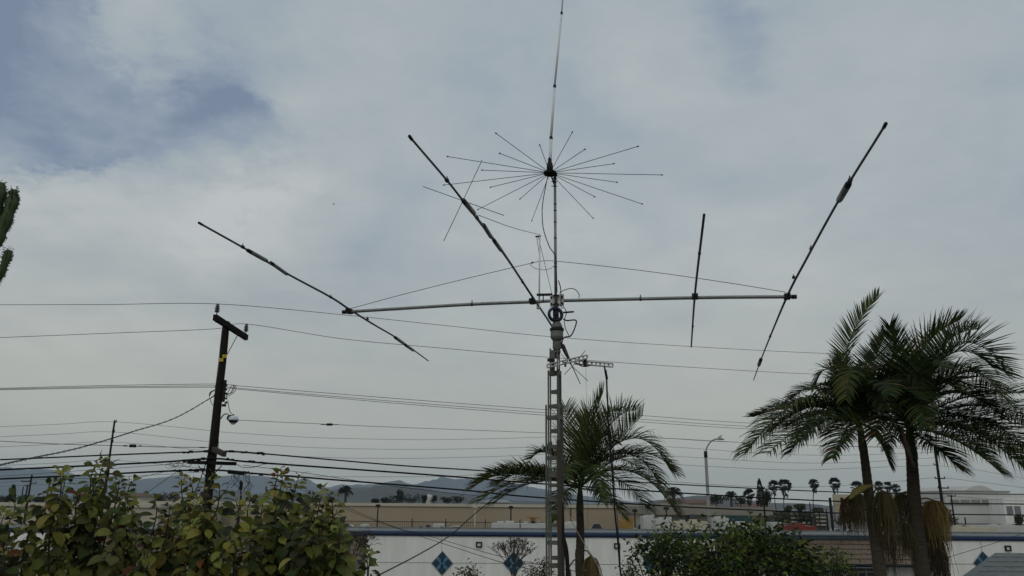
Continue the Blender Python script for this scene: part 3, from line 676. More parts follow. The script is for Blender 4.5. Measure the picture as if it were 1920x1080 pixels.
far_pole(94, 899, 940, 110, .09, [], 'thin bare pole behind the left leafy tree')
far_pole(219, 914, 925, 150, .16, [(917, 14, 0)], 'tiny far pole with one arm above the red roof')
far_pole(1430, 912, 990, 95, .10, [(916, 5, 0), (930, 5, -1), (972, 5, 0)], 'dark slim pole beside the tall dark cypress')
far_pole(1518, 942, 960, 140, .10, [], 'short bare pole left of the cream board')
far_pole(1549, 955, 992, 110, .09, [], 'thin black pole in front of the white cars')
far_pole(1783, 968, 990, 100, .10, [], 'short dark post behind the beige trailer')
far_pole(1809, 970, 990, 100, .09, [], 'second short dark post behind the beige trailer')

# street light
def street_light():
    b0 = PY(1323, 850, 55); o = thing('street_light', (b0.x + .15, 55, 0), 'tall grey concrete street light with a curved arm and a bird on top', 'street light')
    x = b0.x
    b = MB(); b.tube([(x, 55, 0), (x, 55, b0.z)], [.15, .10], 12); b.build('pole', M_conc, o, True)
    b = MB(); b.tube([(x, 55, PY(1321, 858, 55).z), (x, 55, PY(1321, 846, 55).z)], .12, 12); b.build('collar', M_iron, o, True)
    b = MB(); b.tube(catmull([PY(1323, 848, 55), PY(1326, 838, 55), PY(1332, 829, 55), PY(1340, 824, 55), PY(1350, 823, 55)]), .045, 8); b.build('arm', M_conc, o, True)
    b = MB(); c = PY(1350, 823.2, 55); b.tube([c - Vector((.25, 0, .0)), c + Vector((0, 0, .02)), c + Vector((.28, 0, -.02))], [.05, .10, .04], 10); b.build('lamp_head', M_lamp, o, True)
    o.location.x = x; 
    for ch in o.children:
        for v in ch.data.vertices: v.co.x += .15
    c = PY(1349.5, 819.5, 55)
    bd = MB(); bd.tube([c + Vector((-.13, 0, -.03)), c + Vector((-.05, 0, .0)), c + Vector((.04, 0, .03)), c + Vector((.09, 0, .09)), c + Vector((.13, 0, .12)), c + Vector((.18, 0, .11))], [.015, .05, .06, .04, .035, .006], 8)
    bd.tube([c + Vector((0, .02, -.03)), c + Vector((0, .02, -.09))], .008, 4)
    tag(bd.build('bird', mat('pale gull feathers', (.35, .35, .34), .8, 0, .4, 12), None, True, origin=c), 'small pale bird perched on the street light head', 'bird')
street_light()
c = PY(626, 383, 60)
bd = MB(); bd.tube([c + Vector((-.07, 0, 0)), c, c + Vector((.07, 0, .01))], [.01, .035, .01], 6)
for s in (-1, 1): bd.add([c + Vector((-.02, 0, .01)), c + Vector((.03, 0, .01)), c + Vector((0, s * .12, .05)), c + Vector((-.04, s * .2, .02))], [(0, 1, 2), (0, 2, 3)])
tag(bd.build('bird', M_black, None, True, origin=c), 'tiny dark bird flying alone in the open sky', 'bird')

# ================================================================== BUILDINGS
FB = 50.0
def zf(y, x, Y=FB): return PY(x, y, Y).z
def xf(x, y=1000, Y=FB): return PY(x, y, Y).x
ZT = 4.965; ZB = ZT - .315
wb = thing('white_building', (xf(1000), FB, 0), 'long low white building with a blue fascia and blue diamond panels', 'building')
def wpanel(x0, x1, name='wall'):
    b = MB(); b.box(((xf(x0) + xf(x1)) / 2, FB + 2.3, ZB / 2 - .02), xf(x1) - xf(x0), 4.5, ZB + .04); o = b.build(name, M_wall, wb)
    b = MB(); yy = FB + .03; prof = [(0, 0), (-.07, .02), (-.12, .09), (-.12, .17), (-.08, .23), (0, .245)]
    b.prism([Vector((xf(x0) - .12, yy + p[0], ZB + p[1])) for p in prof], Vector((xf(x1) - xf(x0) + .24, 0, 0))); f = b.build('fascia', M_bluep, wb)
    b = MB(); b.box(((xf(x0) + xf(x1)) / 2, yy + .03, ZB + .28), xf(x1) - xf(x0) + .26, .2, .055); b.build('cap', M_bluel, wb)
    return o
W1 = wpanel(688, 1342); W2 = wpanel(1765, 2150); W0 = wpanel(-120, 112)
b = MB(); b.box(((xf(-120) + xf(2150)) / 2, FB + 2.3, ZT - .05), xf(2150) - xf(-120) - .1, 4.3, .07)
b.box(((xf(-120) + xf(2150)) / 2, FB + 4.5, ZT - .0), xf(2150) - xf(-120) - .1, .2, .16); b.build('roof', M_roof, wb)
# joints
b = MB(); zj = zf(1056, 900)
b.box(((xf(688) + xf(1342)) / 2, FB + .045, zj), xf(1342) - xf(688) - .1, .02, .025)
for x in (829, 963, 1097, 1225): b.box((xf(x), FB + .046, (ZB + zj) / 2 + .25), .018, .02, ZB - zj - .5)
b.box(((xf(1765) + xf(2150)) / 2, FB + .045, zf(1058, 1850)), xf(2150) - xf(1765) - .1, .02, .025); b.box((xf(1837), FB + .046, zf(1025, 1837)), .018, .02, 1.1)
b.build('panel_joint', M_conc, wb)
def diamond(x, y):
    c = Vector((xf(x, y), FB + .03, zf(y, x))); h, w2 = .68, .63
    b = MB(); b.prism([c + Vector((0, 0, h + .04)), c + Vector((w2 + .04, 0, 0)), c - Vector((0, 0, h + .04)), c - Vector((w2 + .04, 0, 0))], Vector((0, -.02, 0))); o = b.build('diamond_panel', M_whitep, wb)
    c2 = c - Vector((0, .022, 0))
    b = MB(); b.prism([c2 + Vector((0, 0, h)), c2 + Vector((w2, 0, 0)), c2 - Vector((0, 0, h)), c2 - Vector((w2, 0, 0))], Vector((0, -.02, 0))); b.build('field', M_tealB, o)
    b = MB(); c3 = c2 - Vector((0, .022, 0)); k = .42
    for dx, dz in ((0, 1), (0, -1), (1, 0), (-1, 0)):
        cc_ = c3 + Vector((dx * w2 * (1 - k), 0, dz * h * (1 - k)))
        b.prism([cc_ + Vector((0, 0, h * k * .93)), cc_ + Vector((w2 * k * .93, 0, 0)), cc_ - Vector((0, 0, h * k * .93)), cc_ - Vector((w2 * k * .93, 0, 0))], Vector((0, -.015, 0)))
    for dz in (.12, -.12): b.lathe([(.085, 0), (.085, .015)], c3 + Vector((0, 0, dz)), 14, Vector((0, -1, 0)))
    b.build('inlay', M_tealA, o)
for x in (829, 963, 1224, 1845): diamond(x, 1056)
def wlight(x, y):
    c = Vector((xf(x, y), FB + .0, zf(y, x)))
    b = MB()
    for dx, dz, sx, sz in ((0, .125, .36, .07), (0, -.125, .36, .07), (.145, 0, .07, .18), (-.145, 0, .07, .18)): b.box(c + Vector((dx, 0, dz)), sx, .12, sz)
    o = b.build('wall_light', M_iron, wb); b = MB(); b.box(c + Vector((0, .03, 0)), .22, .06, .18); b.build('lens', M_glassbowl, o)
for x, y in ((898, 1021), (1157, 1023.5), (1890, 1028)): wlight(x, y)
# mansard parts
def mansard(x0, x1, ztop=ZT - .02, rows=5, name='mansard_roof', drop=1.36):
    X0, X1 = xf(x0) + .14, xf(x1) - .14; b = MB()
    for r in range(rows):
        t0, t1 = r / rows, (r + 1) / rows
        za, zb = ztop - .28 - drop * t0, ztop - .28 - drop * t1; ya, yb = FB + .55 - .95 * t0, FB + .55 - .95 * t1
        x = X0
        while x < X1 - .05:
            wd = min(rnd(.5, 1.4), X1 - x); j = rnd(-.015, .015); k2 = rnd(0, .02)
            b.add([(x, ya, za), (x + wd - .004, ya, za), (x + wd - .004, yb - .07 - k2, zb + j), (x, yb - .07 - k2, zb + j), (x, yb + .02 - k2, zb + j), (x + wd - .004, yb + .02 - k2, zb + j)], [(0, 3, 2, 1), (3, 4, 5, 2)])
            x += wd
    o = b.build(name, M_shing, wb)
    b = MB(); b.box(((X0 + X1) / 2, FB + .72, ztop - .14), X1 - X0, .45, .26); b.build('ridge_band', M_bluel, wb)
    b = MB(); b.box(((X0 + X1) / 2, FB + .5, ztop - .285), X1 - X0, .12, .03); b.box(((X0 + X1) / 2, FB - .36, ztop - .30 - drop), X1 - X0, .14, .12); b.build('trim', M_tealA, wb)
    b = MB(); b.box(((X0 + X1) / 2, FB + 2.6, (ztop - .2) / 2), X1 - X0 + .26, 3.4, ztop - .2); b.build('wall', M_wall, wb)
    b = MB(); b.box(((X0 + X1) / 2, FB + .28, ztop - .5 - drop), X1 - X0, 1.2, .05); b.build('soffit', M_greyp, wb)  # soffit coloured dark to paint in the shade below the eave
    return o
mansard(1342, 1765); mansard(470, 688); 
# low shingle roof wing left and blue posts
mansard(112, 470)
def arch_window(x, y, wm, hm):
    Y = FB + .88; c = PY(x, y, Y); o = thing('tmp', c, '', ''); bpy.data.objects.remove(o)
    n = 10; prof = [(-wm / 2, -hm), (wm / 2, -hm)] + [(wm / 2 * math.cos(math.pi * i / n), .42 * math.sin(math.pi * i / n)) for i in range(n + 1)]
    b = MB(); b.prism([c + Vector((p[0] * 1.1, 0, p[1] * 1.08 if p[1] > 0 else p[1] * 1.04)) for p in prof], Vector((0, -.05, 0))); f = b.build('window', M_whitep, wb)
    b = MB(); b.prism([c + Vector((p[0], -.053, p[1])) for p in prof], Vector((0, -.012, 0))); b.build('pane', M_glass, f)
    b = MB(); yy = Vector((0, -.085, 0))
    for dx in (-wm / 6, wm / 6): b.box(c + yy + Vector((dx, 0, -hm / 2 + .19)), .045, .03, hm + .36)
    for dz in (0, -.62, -1.2): b.box(c + yy + Vector((0, .0, dz)), wm, .034, .045)
    b.build('muntin', M_whitep, f)
arch_window(1615, 1072, 1.52, 1.7); arch_window(1520, 1072, 1.52, 1.7)
for x in (560, 620): 
    c = PY(x, 1075, FB + .86); b = MB(); b.box(c, 1.3, .06, 1.5); f = b.build('window', M_whitep, wb); b = MB(); b.box(c - Vector((0, .04, 0)), 1.1, .03, 1.3); b.build('pane', M_glass, f)
# left porch with blue posts and railing
po = thing('porch', (xf(100), FB - 1.6, 0), 'white and blue painted porch with a slatted railing behind left tree', 'porch')
for x in (2, 87, 150):
    b = MB(); p = xf(x, 1050, FB - 1.6); b.box((p, FB - 1.6, 1.85), .34, .34, 3.7); b.build('post', M_bluep if x != 150 else M_whitep, po)
    b = MB(); b.box((p - .26, FB - 1.62, 1.85), .14, .2, 3.7); b.build('post_trim', M_whitep, po)
b = MB(); b.box(((xf(-60) + xf(160)) / 2, FB - 1.2, 3.95), xf(160) - xf(-60), 1.9, .5); b.build('porch_roof', M_whitep, po)
b = MB(); x = xf(70, 1070, FB - 1.6)
while x < xf(170, 1070, FB - 1.6): b.box((x, FB - 1.6, 1.9), .06, .04, 1.3); x += .17
b.box(((xf(70) + xf(170)) / 2, FB - 1.6, 2.6), xf(170) - xf(70), .08, .08); b.build('railing', M_whitep, po)

# warehouse
WY = 160.0
wh = thing('warehouse', (PY(650, 980, WY).x, WY, GZ), 'huge flat tan warehouse with a cream parapet band', 'warehouse')
def slab(obj, name, x0, x1, ya, yb, Y, dep, m, off=0):
    A, B_ = PY(x0, ya, Y), PY(x1, ya, Y); zt_ = PY((x0 + x1) / 2, ya, Y).z; zb_ = PY((x0 + x1) / 2, yb, Y).z if yb else GZ
    b = MB(); b.box(((A.x + B_.x) / 2, Y + dep / 2, (zt_ + zb_) / 2), B_.x - A.x, dep, zt_ - zb_); return b.build(name, m, obj)
slab(wh, 'wall', 150, 1215, 948.5, None, WY, 60, M_tan); slab(wh, 'parapet', 149, 1216, 943, 948.5, WY - .3, 60.6, M_cream)
wl = thing('pale_warehouse', (PY(100, 980, 130).x, 130, GZ), 'pale beige flat warehouse behind the left leafy tree', 'warehouse')
slab(wl, 'wall', -160, 300, 950, None, 130, 28, M_beige); slab(wl, 'parapet', -162, 302, 943, 950, 129.7, 28.6, M_cream)
wr = thing('beige_shop_building', (PY(1330, 970, 128).x, 128, GZ), 'beige flat shop building with dark teal awnings behind the street light', 'building')
slab(wr, 'wall', 1228, 1444, 966, None, 128, 30, M_beige); slab(wr, 'overhang', 1224, 1448, 950, 966, 126.6, 32, mat('grey beige band', (.24, .22, .18), .9, 0, .1, .3))
slab(wr, 'awning', 1345, 1413, 967, 978, 126.0, .8, M_teal); slab(wr, 'window', 1293, 1307, 964.5, 973, 126.4, 2, M_glass); slab(wr, 'doorway', 1437, 1444, 969, None, 127.8, 1, M_glass); slab(wr, 'shutter', 1262, 1288, 963.5, 976, 127.7, 1, M_greyp)
# right pale hall with curved roof
hl = thing('pale_hall', (PY(1850, 960, 260).x, 260, GZ), 'large pale hall with a low curved roof at far right', 'building')
slab(hl, 'wall', 1772, 2000, 932, None, 260, 60, M_hazew); slab(hl, 'upper_storey', 1786, 1893, 921, 932.5, 262, 50, M_hazew); slab(hl, 'stepped_block', 1893, 1960, 926, 932.5, 264, 40, M_hazew); slab(hl, 'roof_edge', 1785, 1894, 920, 921.5, 261.5, 51, M_conc); slab(hl, 'wall_band', 1771, 1880, 944, 946, 259.6, .5, M_conc)
slab(hl, 'white_wing', 1880, 2050, 935, None, 252, 20, M_wall)
b = MB(); cx0, cx1 = PY(1806, 921, 266).x, PY(1868, 921, 266).x; zt_ = PY(1840, 910.5, 266).z; zb_ = PY(1840, 922, 266).z
b.prism([Vector((cx0, 266, zb_))] + [Vector((cx0 + (cx1 - cx0) * i / 14, 266, zb_ + (zt_ - zb_) * math.sin(math.pi * i / 14) ** 1.0)) for i in range(1, 14)] + [Vector((cx1, 266, zb_))], Vector((0, 40, 0))); b.build('curved_roof', M_hazew, hl)
for i in range(5): slab(hl, 'panel', 1782 + i * 20, 1798 + i * 20, 937, 943, 259.7, .6, M_conc)
for x in (1888, 1903): slab(hl, 'window', x, x + 10, 949, 964, 251.6, .8, M_greyp)
# houses with brown roofs
def house(x0, x1, yt, ye, Y, label, m=M_brownroof):
    a, c_ = PY(x0, ye, Y), PY(x1, ye, Y); z1 = PY((x0 + x1) / 2, ye, Y).z; z2 = PY((x0 + x1) / 2, yt, Y).z; w_ = c_.x - a.x
    o = thing('house', ((a.x + c_.x) / 2, Y, GZ), label, 'house', 'far houses with low roofs')
    b = MB(); b.box(((a.x + c_.x) / 2, Y + 5, (GZ + z1) / 2), w_ * .94, 10, z1 - GZ); b.build('wall', M_cream, o)
    i = w_ * .25; V = [(a.x, Y - .6, z1), (c_.x, Y - .6, z1), (c_.x, Y + 10.6, z1), (a.x, Y + 10.6, z1), (a.x + i, Y + 5, z2), (c_.x - i, Y + 5, z2)]
    b = MB(); b.add(V, [(0, 1, 5, 4), (1, 2, 5), (2, 3, 4, 5), (3, 0, 4), (3, 2, 1, 0)]); b.build('roof', m, o)
house(205, 268, 924, 931, 230, 'house with a low red roof behind the left leafy tree')
house(1250, 1300, 934, 941.5, 200, 'house with a low rust brown roof beside the round date palm')
house(1290, 1345, 936, 944, 190, 'wider brown roofed house directly behind the street light')
house(1393, 1442, 943.5, 950, 210, 'brown roofed house left of the dark slim pole')
house(310, 372, 926, 932, 260, 'low dark roofed house left of the utility pole', M_greyp)
house(900, 960, 936, 942, 240, 'grey roofed house behind the left fronds of middle palm', M_greyp)
# cream board
bb = thing('sign_board', (PY(1580, 950, 115).x, 115, GZ), 'tall blank cream board on two dark posts beside the palm trunk', 'sign board')
slab(bb, 'board', 1563, 1602, 927, 962, 115, .5, mat('cream board', (.42, .37, .25), .8, 0, .1, .5))
for x in (1557, 1579): slab(bb, 'post', x - 1.6, x + 1.6, 933, None, 114, .4, M_bark)
# water tower
wt = PY(804, 927, 420)
b = MB(); b.lathe([(1.2, 0), (1.0, wt.z - GZ - 5.5), (1.6, wt.z - GZ - 3.6), (2.0, wt.z - GZ - 2), (1.9, wt.z - GZ - .6), (1.0, wt.z - GZ)], (wt.x, 420, GZ), 14)
tag(b.build('water_tower', M_hazew, None, True, origin=(wt.x, 420, GZ)), 'pale mushroom shaped water tower among far trees', 'water tower')
# fence
fe = thing('iron_fence', (PY(760, 980, 124).x, 124, GZ), 'long black iron picket fence in front of the tan warehouse', 'fence')
xa_, xb_ = PY(520, 980, 124).x, PY(1020, 980, 124).x; zf_ = PY(760, 977.5, 124).z
b = MB(); b.box(((xa_ + xb_) / 2, 124, zf_ - .05), xb_ - xa_, .06, .09); b.box(((xa_ + xb_) / 2, 124, GZ + .2), xb_ - xa_, .06, .08)
b.build('rail', M_iron, fe)
b = MB(); x = xa_
while x < xb_: b.box((x, 124, (GZ + zf_) / 2), .035, .035, zf_ - GZ); x += .32
b.build('pickets', M_iron, fe)
for px in (560, 645, 708, 773, 836, 910, 975):
    x = PY(px, 975, 124).x; b = MB(); b.box((x, 123.95, (GZ + zf_) / 2 + .2), .13, .13, zf_ - GZ + .4); b.build('post', M_iron, fe)
def lot_light(x, yt, Y, m, label, head=True):
    t = PY(x, yt, Y); o = thing('lot_light', (t.x, Y, GZ), label, 'lamp post', 'lamp posts in the yard')
    b = MB(); b.tube([(t.x, Y, GZ), (t.x, Y, t.z)], .09, 8); b.build('pole', m, o, True)
    if head: b = MB(); b.box((t.x, Y, t.z - .05), .62, .62, .3); b.lathe([(.28, -.1), (.36, .0), (.2, .18)], t, 10); b.build('lamp_head', m, o)
lot_light(709, 948, 112, M_iron, 'black square headed lamp post before the tan warehouse')
lot_light(958, 951, 112, M_iron, 'black lamp post just left of the lattice tower')
lot_light(891, 950, 108, M_cream, 'white lamp post between the fence and the yard')
lot_light(1070, 952, 108, M_iron, 'dark post right of the lattice tower behind the palm', False)
lot_light(1190, 957, 108, M_iron, 'thin dark lamp post behind the yellow truck')
lot_light(1249, 953, 108, M_iron, 'dark lamp post behind the white box trucks')

# ---- vehicles in the yard (only upper parts show above the white roof)
def veh(kind, x0, x1, yt, m, label, stripe=None):
    h = {'car': 1.45, 'suv': 1.75, 'van': 2.2, 'box': 3.1, 'trailer': 2.7, 'loader': 3.2, 'bus': 3.0}[kind]
    xm = (x0 + x1) / 2
    Y = (CAM_H - GZ - h) / max(yt - hor(xm), 1) * 1533; Y = max(76, min(Y, 122))
    a, c_ = PY(x0, yt, Y), PY(x1, yt, Y); ln = c_.x - a.x; X = (a.x + c_.x) / 2
    cat = {'car': 'car', 'suv': 'car', 'van': 'van', 'box': 'truck', 'trailer': 'trailer', 'loader': 'loader', 'bus': 'bus'}[kind]
    o = thing({'car': 'parked_car', 'suv': 'parked_car', 'van': 'parked_van', 'box': 'box_truck', 'trailer': 'trailer', 'loader': 'loader', 'bus': 'parked_bus'}[kind], (X, Y, GZ), label, cat, 'vehicles parked in the yard')
    wd = 1.8 if h < 2 else 2.3
    def ext(poly, name, mm, inset=0): b = MB(); b.prism([Vector((X + p[0] * ln, Y - wd / 2 + inset, GZ + p[1] * h)) for p in poly], Vector((0, wd - 2 * inset, 0))); return b.build(name, mm, o)
    if kind in ('car', 'suv'):
        ext([(-.5, .2), (.5, .2), (.5, .52), (.46, .6), (.3, .64), (-.34, .66), (-.48, .62), (-.5, .5)], 'body', m)
        ext([(.27, .64), (.14, .98), (-.05, 1.0), (-.24, .97), (-.36, .66)], 'roof', m, .12)
        ext([(.235, .66), (.125, .93), (-.22, .93), (-.31, .68)], 'window', M_glass, .1)
    elif kind == 'van':
        ext([(-.5, .15), (.5, .15), (.5, .5), (.42, .58), (.33, .95), (.28, 1), (-.48, 1), (-.5, .96)], 'body', m); ext([(.38, .62), (.31, .88), (.14, .88), (.14, .62)], 'window', M_glass, -.02)
    elif kind in ('box', 'bus', 'trailer'):
        cb_ = .28 if kind == 'box' else 0
        ext([(-.5, .22), (.5 - cb_, .22), (.5 - cb_, .97), (.49 - cb_, 1), (-.49, 1), (-.5, .97)], 'cargo_box' if kind != 'bus' else 'body', m)
        if cb_: ext([(.23, .15), (.5, .15), (.5, .42), (.46, .48), (.40, .76), (.23, .78)], 'cab', M_whitep, .1); ext([(.44, .5), (.39, .71), (.30, .71), (.30, .5)], 'window', M_glass, .08)
        if kind == 'bus' or stripe: ext([(-.47, .66), (.47, .66), (.47, .80), (-.47, .80)], 'window' if kind == 'bus' else 'stripe', stripe or M_glass, -.02)
        b = MB(); b.box((X - ln * .2, Y, GZ + h + .08), .6, .6, .16); b.box((X + ln * .12, Y, GZ + h + .1), .8, .7, .2); b.build('roof_vent', m, o)
    else:
        ext([(-.5, .2), (.3, .2), (.3, .55), (-.5, .6)], 'body', m); ext([(-.15, .55), (.2, .55), (.2, 1), (-.15, 1)], 'cab', m, .5); ext([(-.11, .62), (.16, .62), (.16, .92), (-.11, .92)], 'window', M_glass, .48)
        b = MB(); b.beam((X + ln * .2, Y, GZ + .6 * h), (X + ln * .5, Y, GZ + .85 * h), .3, .25); b.beam((X - ln * .45, Y, GZ + 1.02 * h), (X + ln * .5, Y, GZ + 1.0 * h), 1.6, .12); b.build('boom', m, o)
    for sx in (-.32, .32):
        for sy in (-1, 1):
            b = MB(); q = Vector((X + sx * ln, Y + sy * (wd / 2 - .15), GZ + .34)); b.lathe([(.34, -.12), (.34, .12)], q, 14, Vector((0, 1, 0))); wv = b.build('wheel', M_black, o)
    return o
veh('car', 648, 668, 982, M_whitep, 'white car left of the black square headed lamp post')
veh('car', 672, 681, 984, M_greyp, 'small grey car between two white vehicles by the fence')
veh('van', 679, 691, 981, M_whitep, 'white van just left of the black square headed lamp post')
veh('car', 716, 730, 986, M_redp, 'low dull red car just right of the black square headed lamp post')
veh('car', 785, 795, 984, M_blackp, 'small black car at the left of the row before the fence')
veh('suv', 796, 813, 982, M_blackp, 'larger black car in the row before the fence')
veh('van', 813, 836, 980.5, M_whitep, 'white van between the black cars and the white lamp post')
veh('car', 838, 874, 984, M_whitep, 'long white car beside the white lamp post')
veh('trailer', 922, 976, 981, M_whitep, 'white trailer with roof vents left of the black lamp post')
veh('trailer', 974, 1022, 980, M_whitep, 'white trailer directly behind the lattice tower')
veh('loader', 985, 1012, 972.5, M_yelp, 'yellow loader with a flat canopy left of the lattice tower')
veh('trailer', 1058, 1082, 984, M_whitep, 'short white trailer between the tower and the palm trunk')
veh('suv', 1104, 1134, 978, M_blackp, 'black pickup right of the middle palm trunk')
veh('box', 1162, 1192, 977, M_yelp, 'yellow orange truck left of the white box trucks')
veh('suv', 1192, 1209, 979, M_blackp, 'dark car between the yellow truck and white box trucks')
veh('box', 1203, 1230, 967.5, M_whitep, 'tallest white box truck below the drooping frond')
veh('box', 1226, 1266, 972, M_whitep, 'second white box truck with a lower box')
veh('trailer', 1262, 1322, 976, M_cream, 'cream trailer below the small dark window')
veh('bus', 1336, 1362, 970, M_whitep, 'white bus front just right of the street light')
veh('trailer', 1354, 1408, 980, M_whitep, 'white trailer with a black stripe below the teal awning', M_blackp)
veh('van', 1441, 1465, 974, M_whitep, 'white tank shaped van right of the beige shop building')
veh('trailer', 1464, 1522, 991, M_redp, 'low red trailer behind the mansard roof')
veh('car', 1556, 1578, 989, M_whitep, 'white car at the left of the pair by the palm trunk')
veh('car', 1579, 1612, 990, M_whitep, 'white car nearest the left palm trunk')
veh('trailer', 1768, 1856, 990, M_cream, 'long beige trailer at the foot of the pale hall')
veh('trailer', 1840, 1915, 984, M_whitep, 'white trailer at the far right edge of the yard')
veh('car', 1862, 1892, 992, M_redp, 'red car in front of the far right white trailer')
# far town blocks right
tb = [(1446, 1478, 962, 'dark green roofed block at the left of the far town'), (1480, 1500, 958, 'brown far block with a light band left of the centre'), (1502, 1526, 960, 'grey far block with stacked pale bands'), (1528, 1552, 964, 'low far block left of the thin black pole')]
for x0, x1, yt, lb in tb:
    o = thing('town_building', (PY((x0 + x1) / 2, yt, 150).x, 150, GZ), lb, 'building', 'small far buildings'); slab(o, 'wall', x0, x1, yt, None, 150, 12, mat('dim far wall', (.06, .065, .05), .9, 0, .4, .5))
    for k in range(3): slab(o, 'window_band', x0 + 3, x1 - 3, yt + 5 + k * 7, yt + 7.5 + k * 7, 149.7, .4, M_cream)

# bottom right house roof
hr = thing('grey_roof_house', (PY(1900, 1050, 26).x, 26, 0), 'corner of a house with a grey green shingle roof, lower right', 'house')
A = PY(1866, 1036.5, 26.5); zr = A.z; Xr = A.x; El = PY(1800, 1080, 23.0)
zl = zr - 1.35; Yl = 23.2
eavL = PP(1772, 1100, Vector((0, Yl, 0)), Vector((0, 1, 0)))
rows = 11; b = MB()
for r in range(rows):
    t0, t1 = r / rows, (r + 1) / rows
    def rp(t, side, lift=0): 
        xl = Xr + (eavL.x - Xr) * t; return Vector((xl if side == 0 else Xr + 9, 26.5 + (Yl - 26.5) * t, zr + (zl - zr) * t + lift))
    b.add([rp(t0, 0, .0), rp(t0, 1, .0), rp(t1, 1, .03), rp(t1, 0, .03), rp(t1, 0, 0), rp(t1, 1, 0)], [(0, 3, 2, 1), (3, 4, 5, 2)])
b.add([(Xr, 26.5, zr), (Xr + 9, 26.5, zr), (Xr + 9, 29.8, zl), (Xr, 29.8, zl)], [(0, 1, 2, 3)]); b.add([(Xr, 26.5, zr), (Xr, 29.8, zl), (eavL.x, Yl, zl + .03)], [(0, 1, 2)])
b.build('roof', M_greysh, hr)
b = MB(); b.box((Xr + 3.8, 26.5, zl / 2 - .05), 9.5, 5.4, zl - .1); b.build('wall', M_wall, hr)

# ================================================================== VEGETATION
def leaf(b, p, d, n_, ln, wd, c, fold=.35, curl=.5, seg=3):
    d = d.normalized(); s = d.cross(n_)
    if s.length < 1e-3: s = d.orthogonal()
    s.normalize(); n2 = s.cross(d).normalized(); V = [p]; F = []
    ws = {3: (.74, 1.0, .88), 2: (.9, .8)}[seg]; q = p.copy(); dd = d.copy()
    for i in range(seg):
        q = q + dd * ln / (seg + 1); dd = (dd - n2 * curl / seg).normalized(); ww = wd * ws[i] / 2
        V += [q + s * ww + n2 * ww * fold, q, q - s * ww + n2 * ww * fold]
    V.append(q + dd * ln / (seg + 1))
    F += [(0, 1, 2), (0, 2, 3)]
    for i in range(seg - 1):
        o = 1 + 3 * i; F += [(o, o + 3, o + 4, o + 1), (o + 1, o + 4, o + 5, o + 2)]
    o = 1 + 3 * (seg - 1); t = len(V) - 1; F += [(o, t, o + 1), (o + 1, t, o + 2)]
    b.add(V, F, c)
def jit(c, v=.25, h=.12): k = 1 + rnd(-v, v); return tuple(max(.001, x * k * (1 + rnd(-h, h))) for x in c)

# ---- foreground leafy tree, bottom left
top_env = [(-80, 950), (0, 962), (30, 935), (60, 945), (85, 960), (105, 890), (130, 895), (150, 905), (190, 864), (215, 880), (250, 905), (290, 925), (320, 935), (340, 900), (365, 900), (380, 930), (400, 905), (440, 935), (480, 925), (525, 885), (560, 905), (610, 925), (636, 950), (650, 985), (662, 1035), (676, 1070), (692, 1035), (700, 1050), (720, 1100)]
trees = [('leafy_tree', -140, 90, 'yellowing broad leaved tree at the far left edge', (-3.9, 6.3)), ('leafy_tree', 90, 330, 'tallest broad leaved tree left of the utility pole', (-3.0, 6.4)), ('leafy_tree', 330, 720, 'broad leaved tree with pale leaves right of the utility pole', (-2.1, 6.2))]
pal = [(.145, .15, .03), (.105, .118, .026), (.05, .066, .018), (.20, .195, .042), (.24, .23, .06), (.09, .085, .026), (.04, .046, .017)]
warmp = [(.16, .075, .02), (.13, .045, .018), (.17, .11, .02), (.06, .035, .025)]
stems_px = [(28, 935), (48, 945), (8, 965), (100, 905), (113, 886), (125, 892), (150, 925), (182, 866), (196, 862), (206, 872), (224, 900), (247, 900), (236, 930), (175, 900), (290, 935), (318, 948), (340, 898), (356, 900), (372, 935), (398, 898), (412, 915), (442, 935), (470, 935), (498, 925), (522, 884), (531, 890), (548, 918), (560, 895), (585, 930), (606, 915), (618, 925), (632, 955), (640, 985), (622, 1000), (694, 1032), (688, 1040)]
for _ in range(74):
    x = rnd(-120, 668); x = x if x < 640 else rnd(100, 600); stems_px.append((x, interp(x, top_env) + 34 + abs(random.gauss(0, 60)) + (28 if 55 < x < 92 or 240 < x < 335 or 405 < x < 500 else 0)))
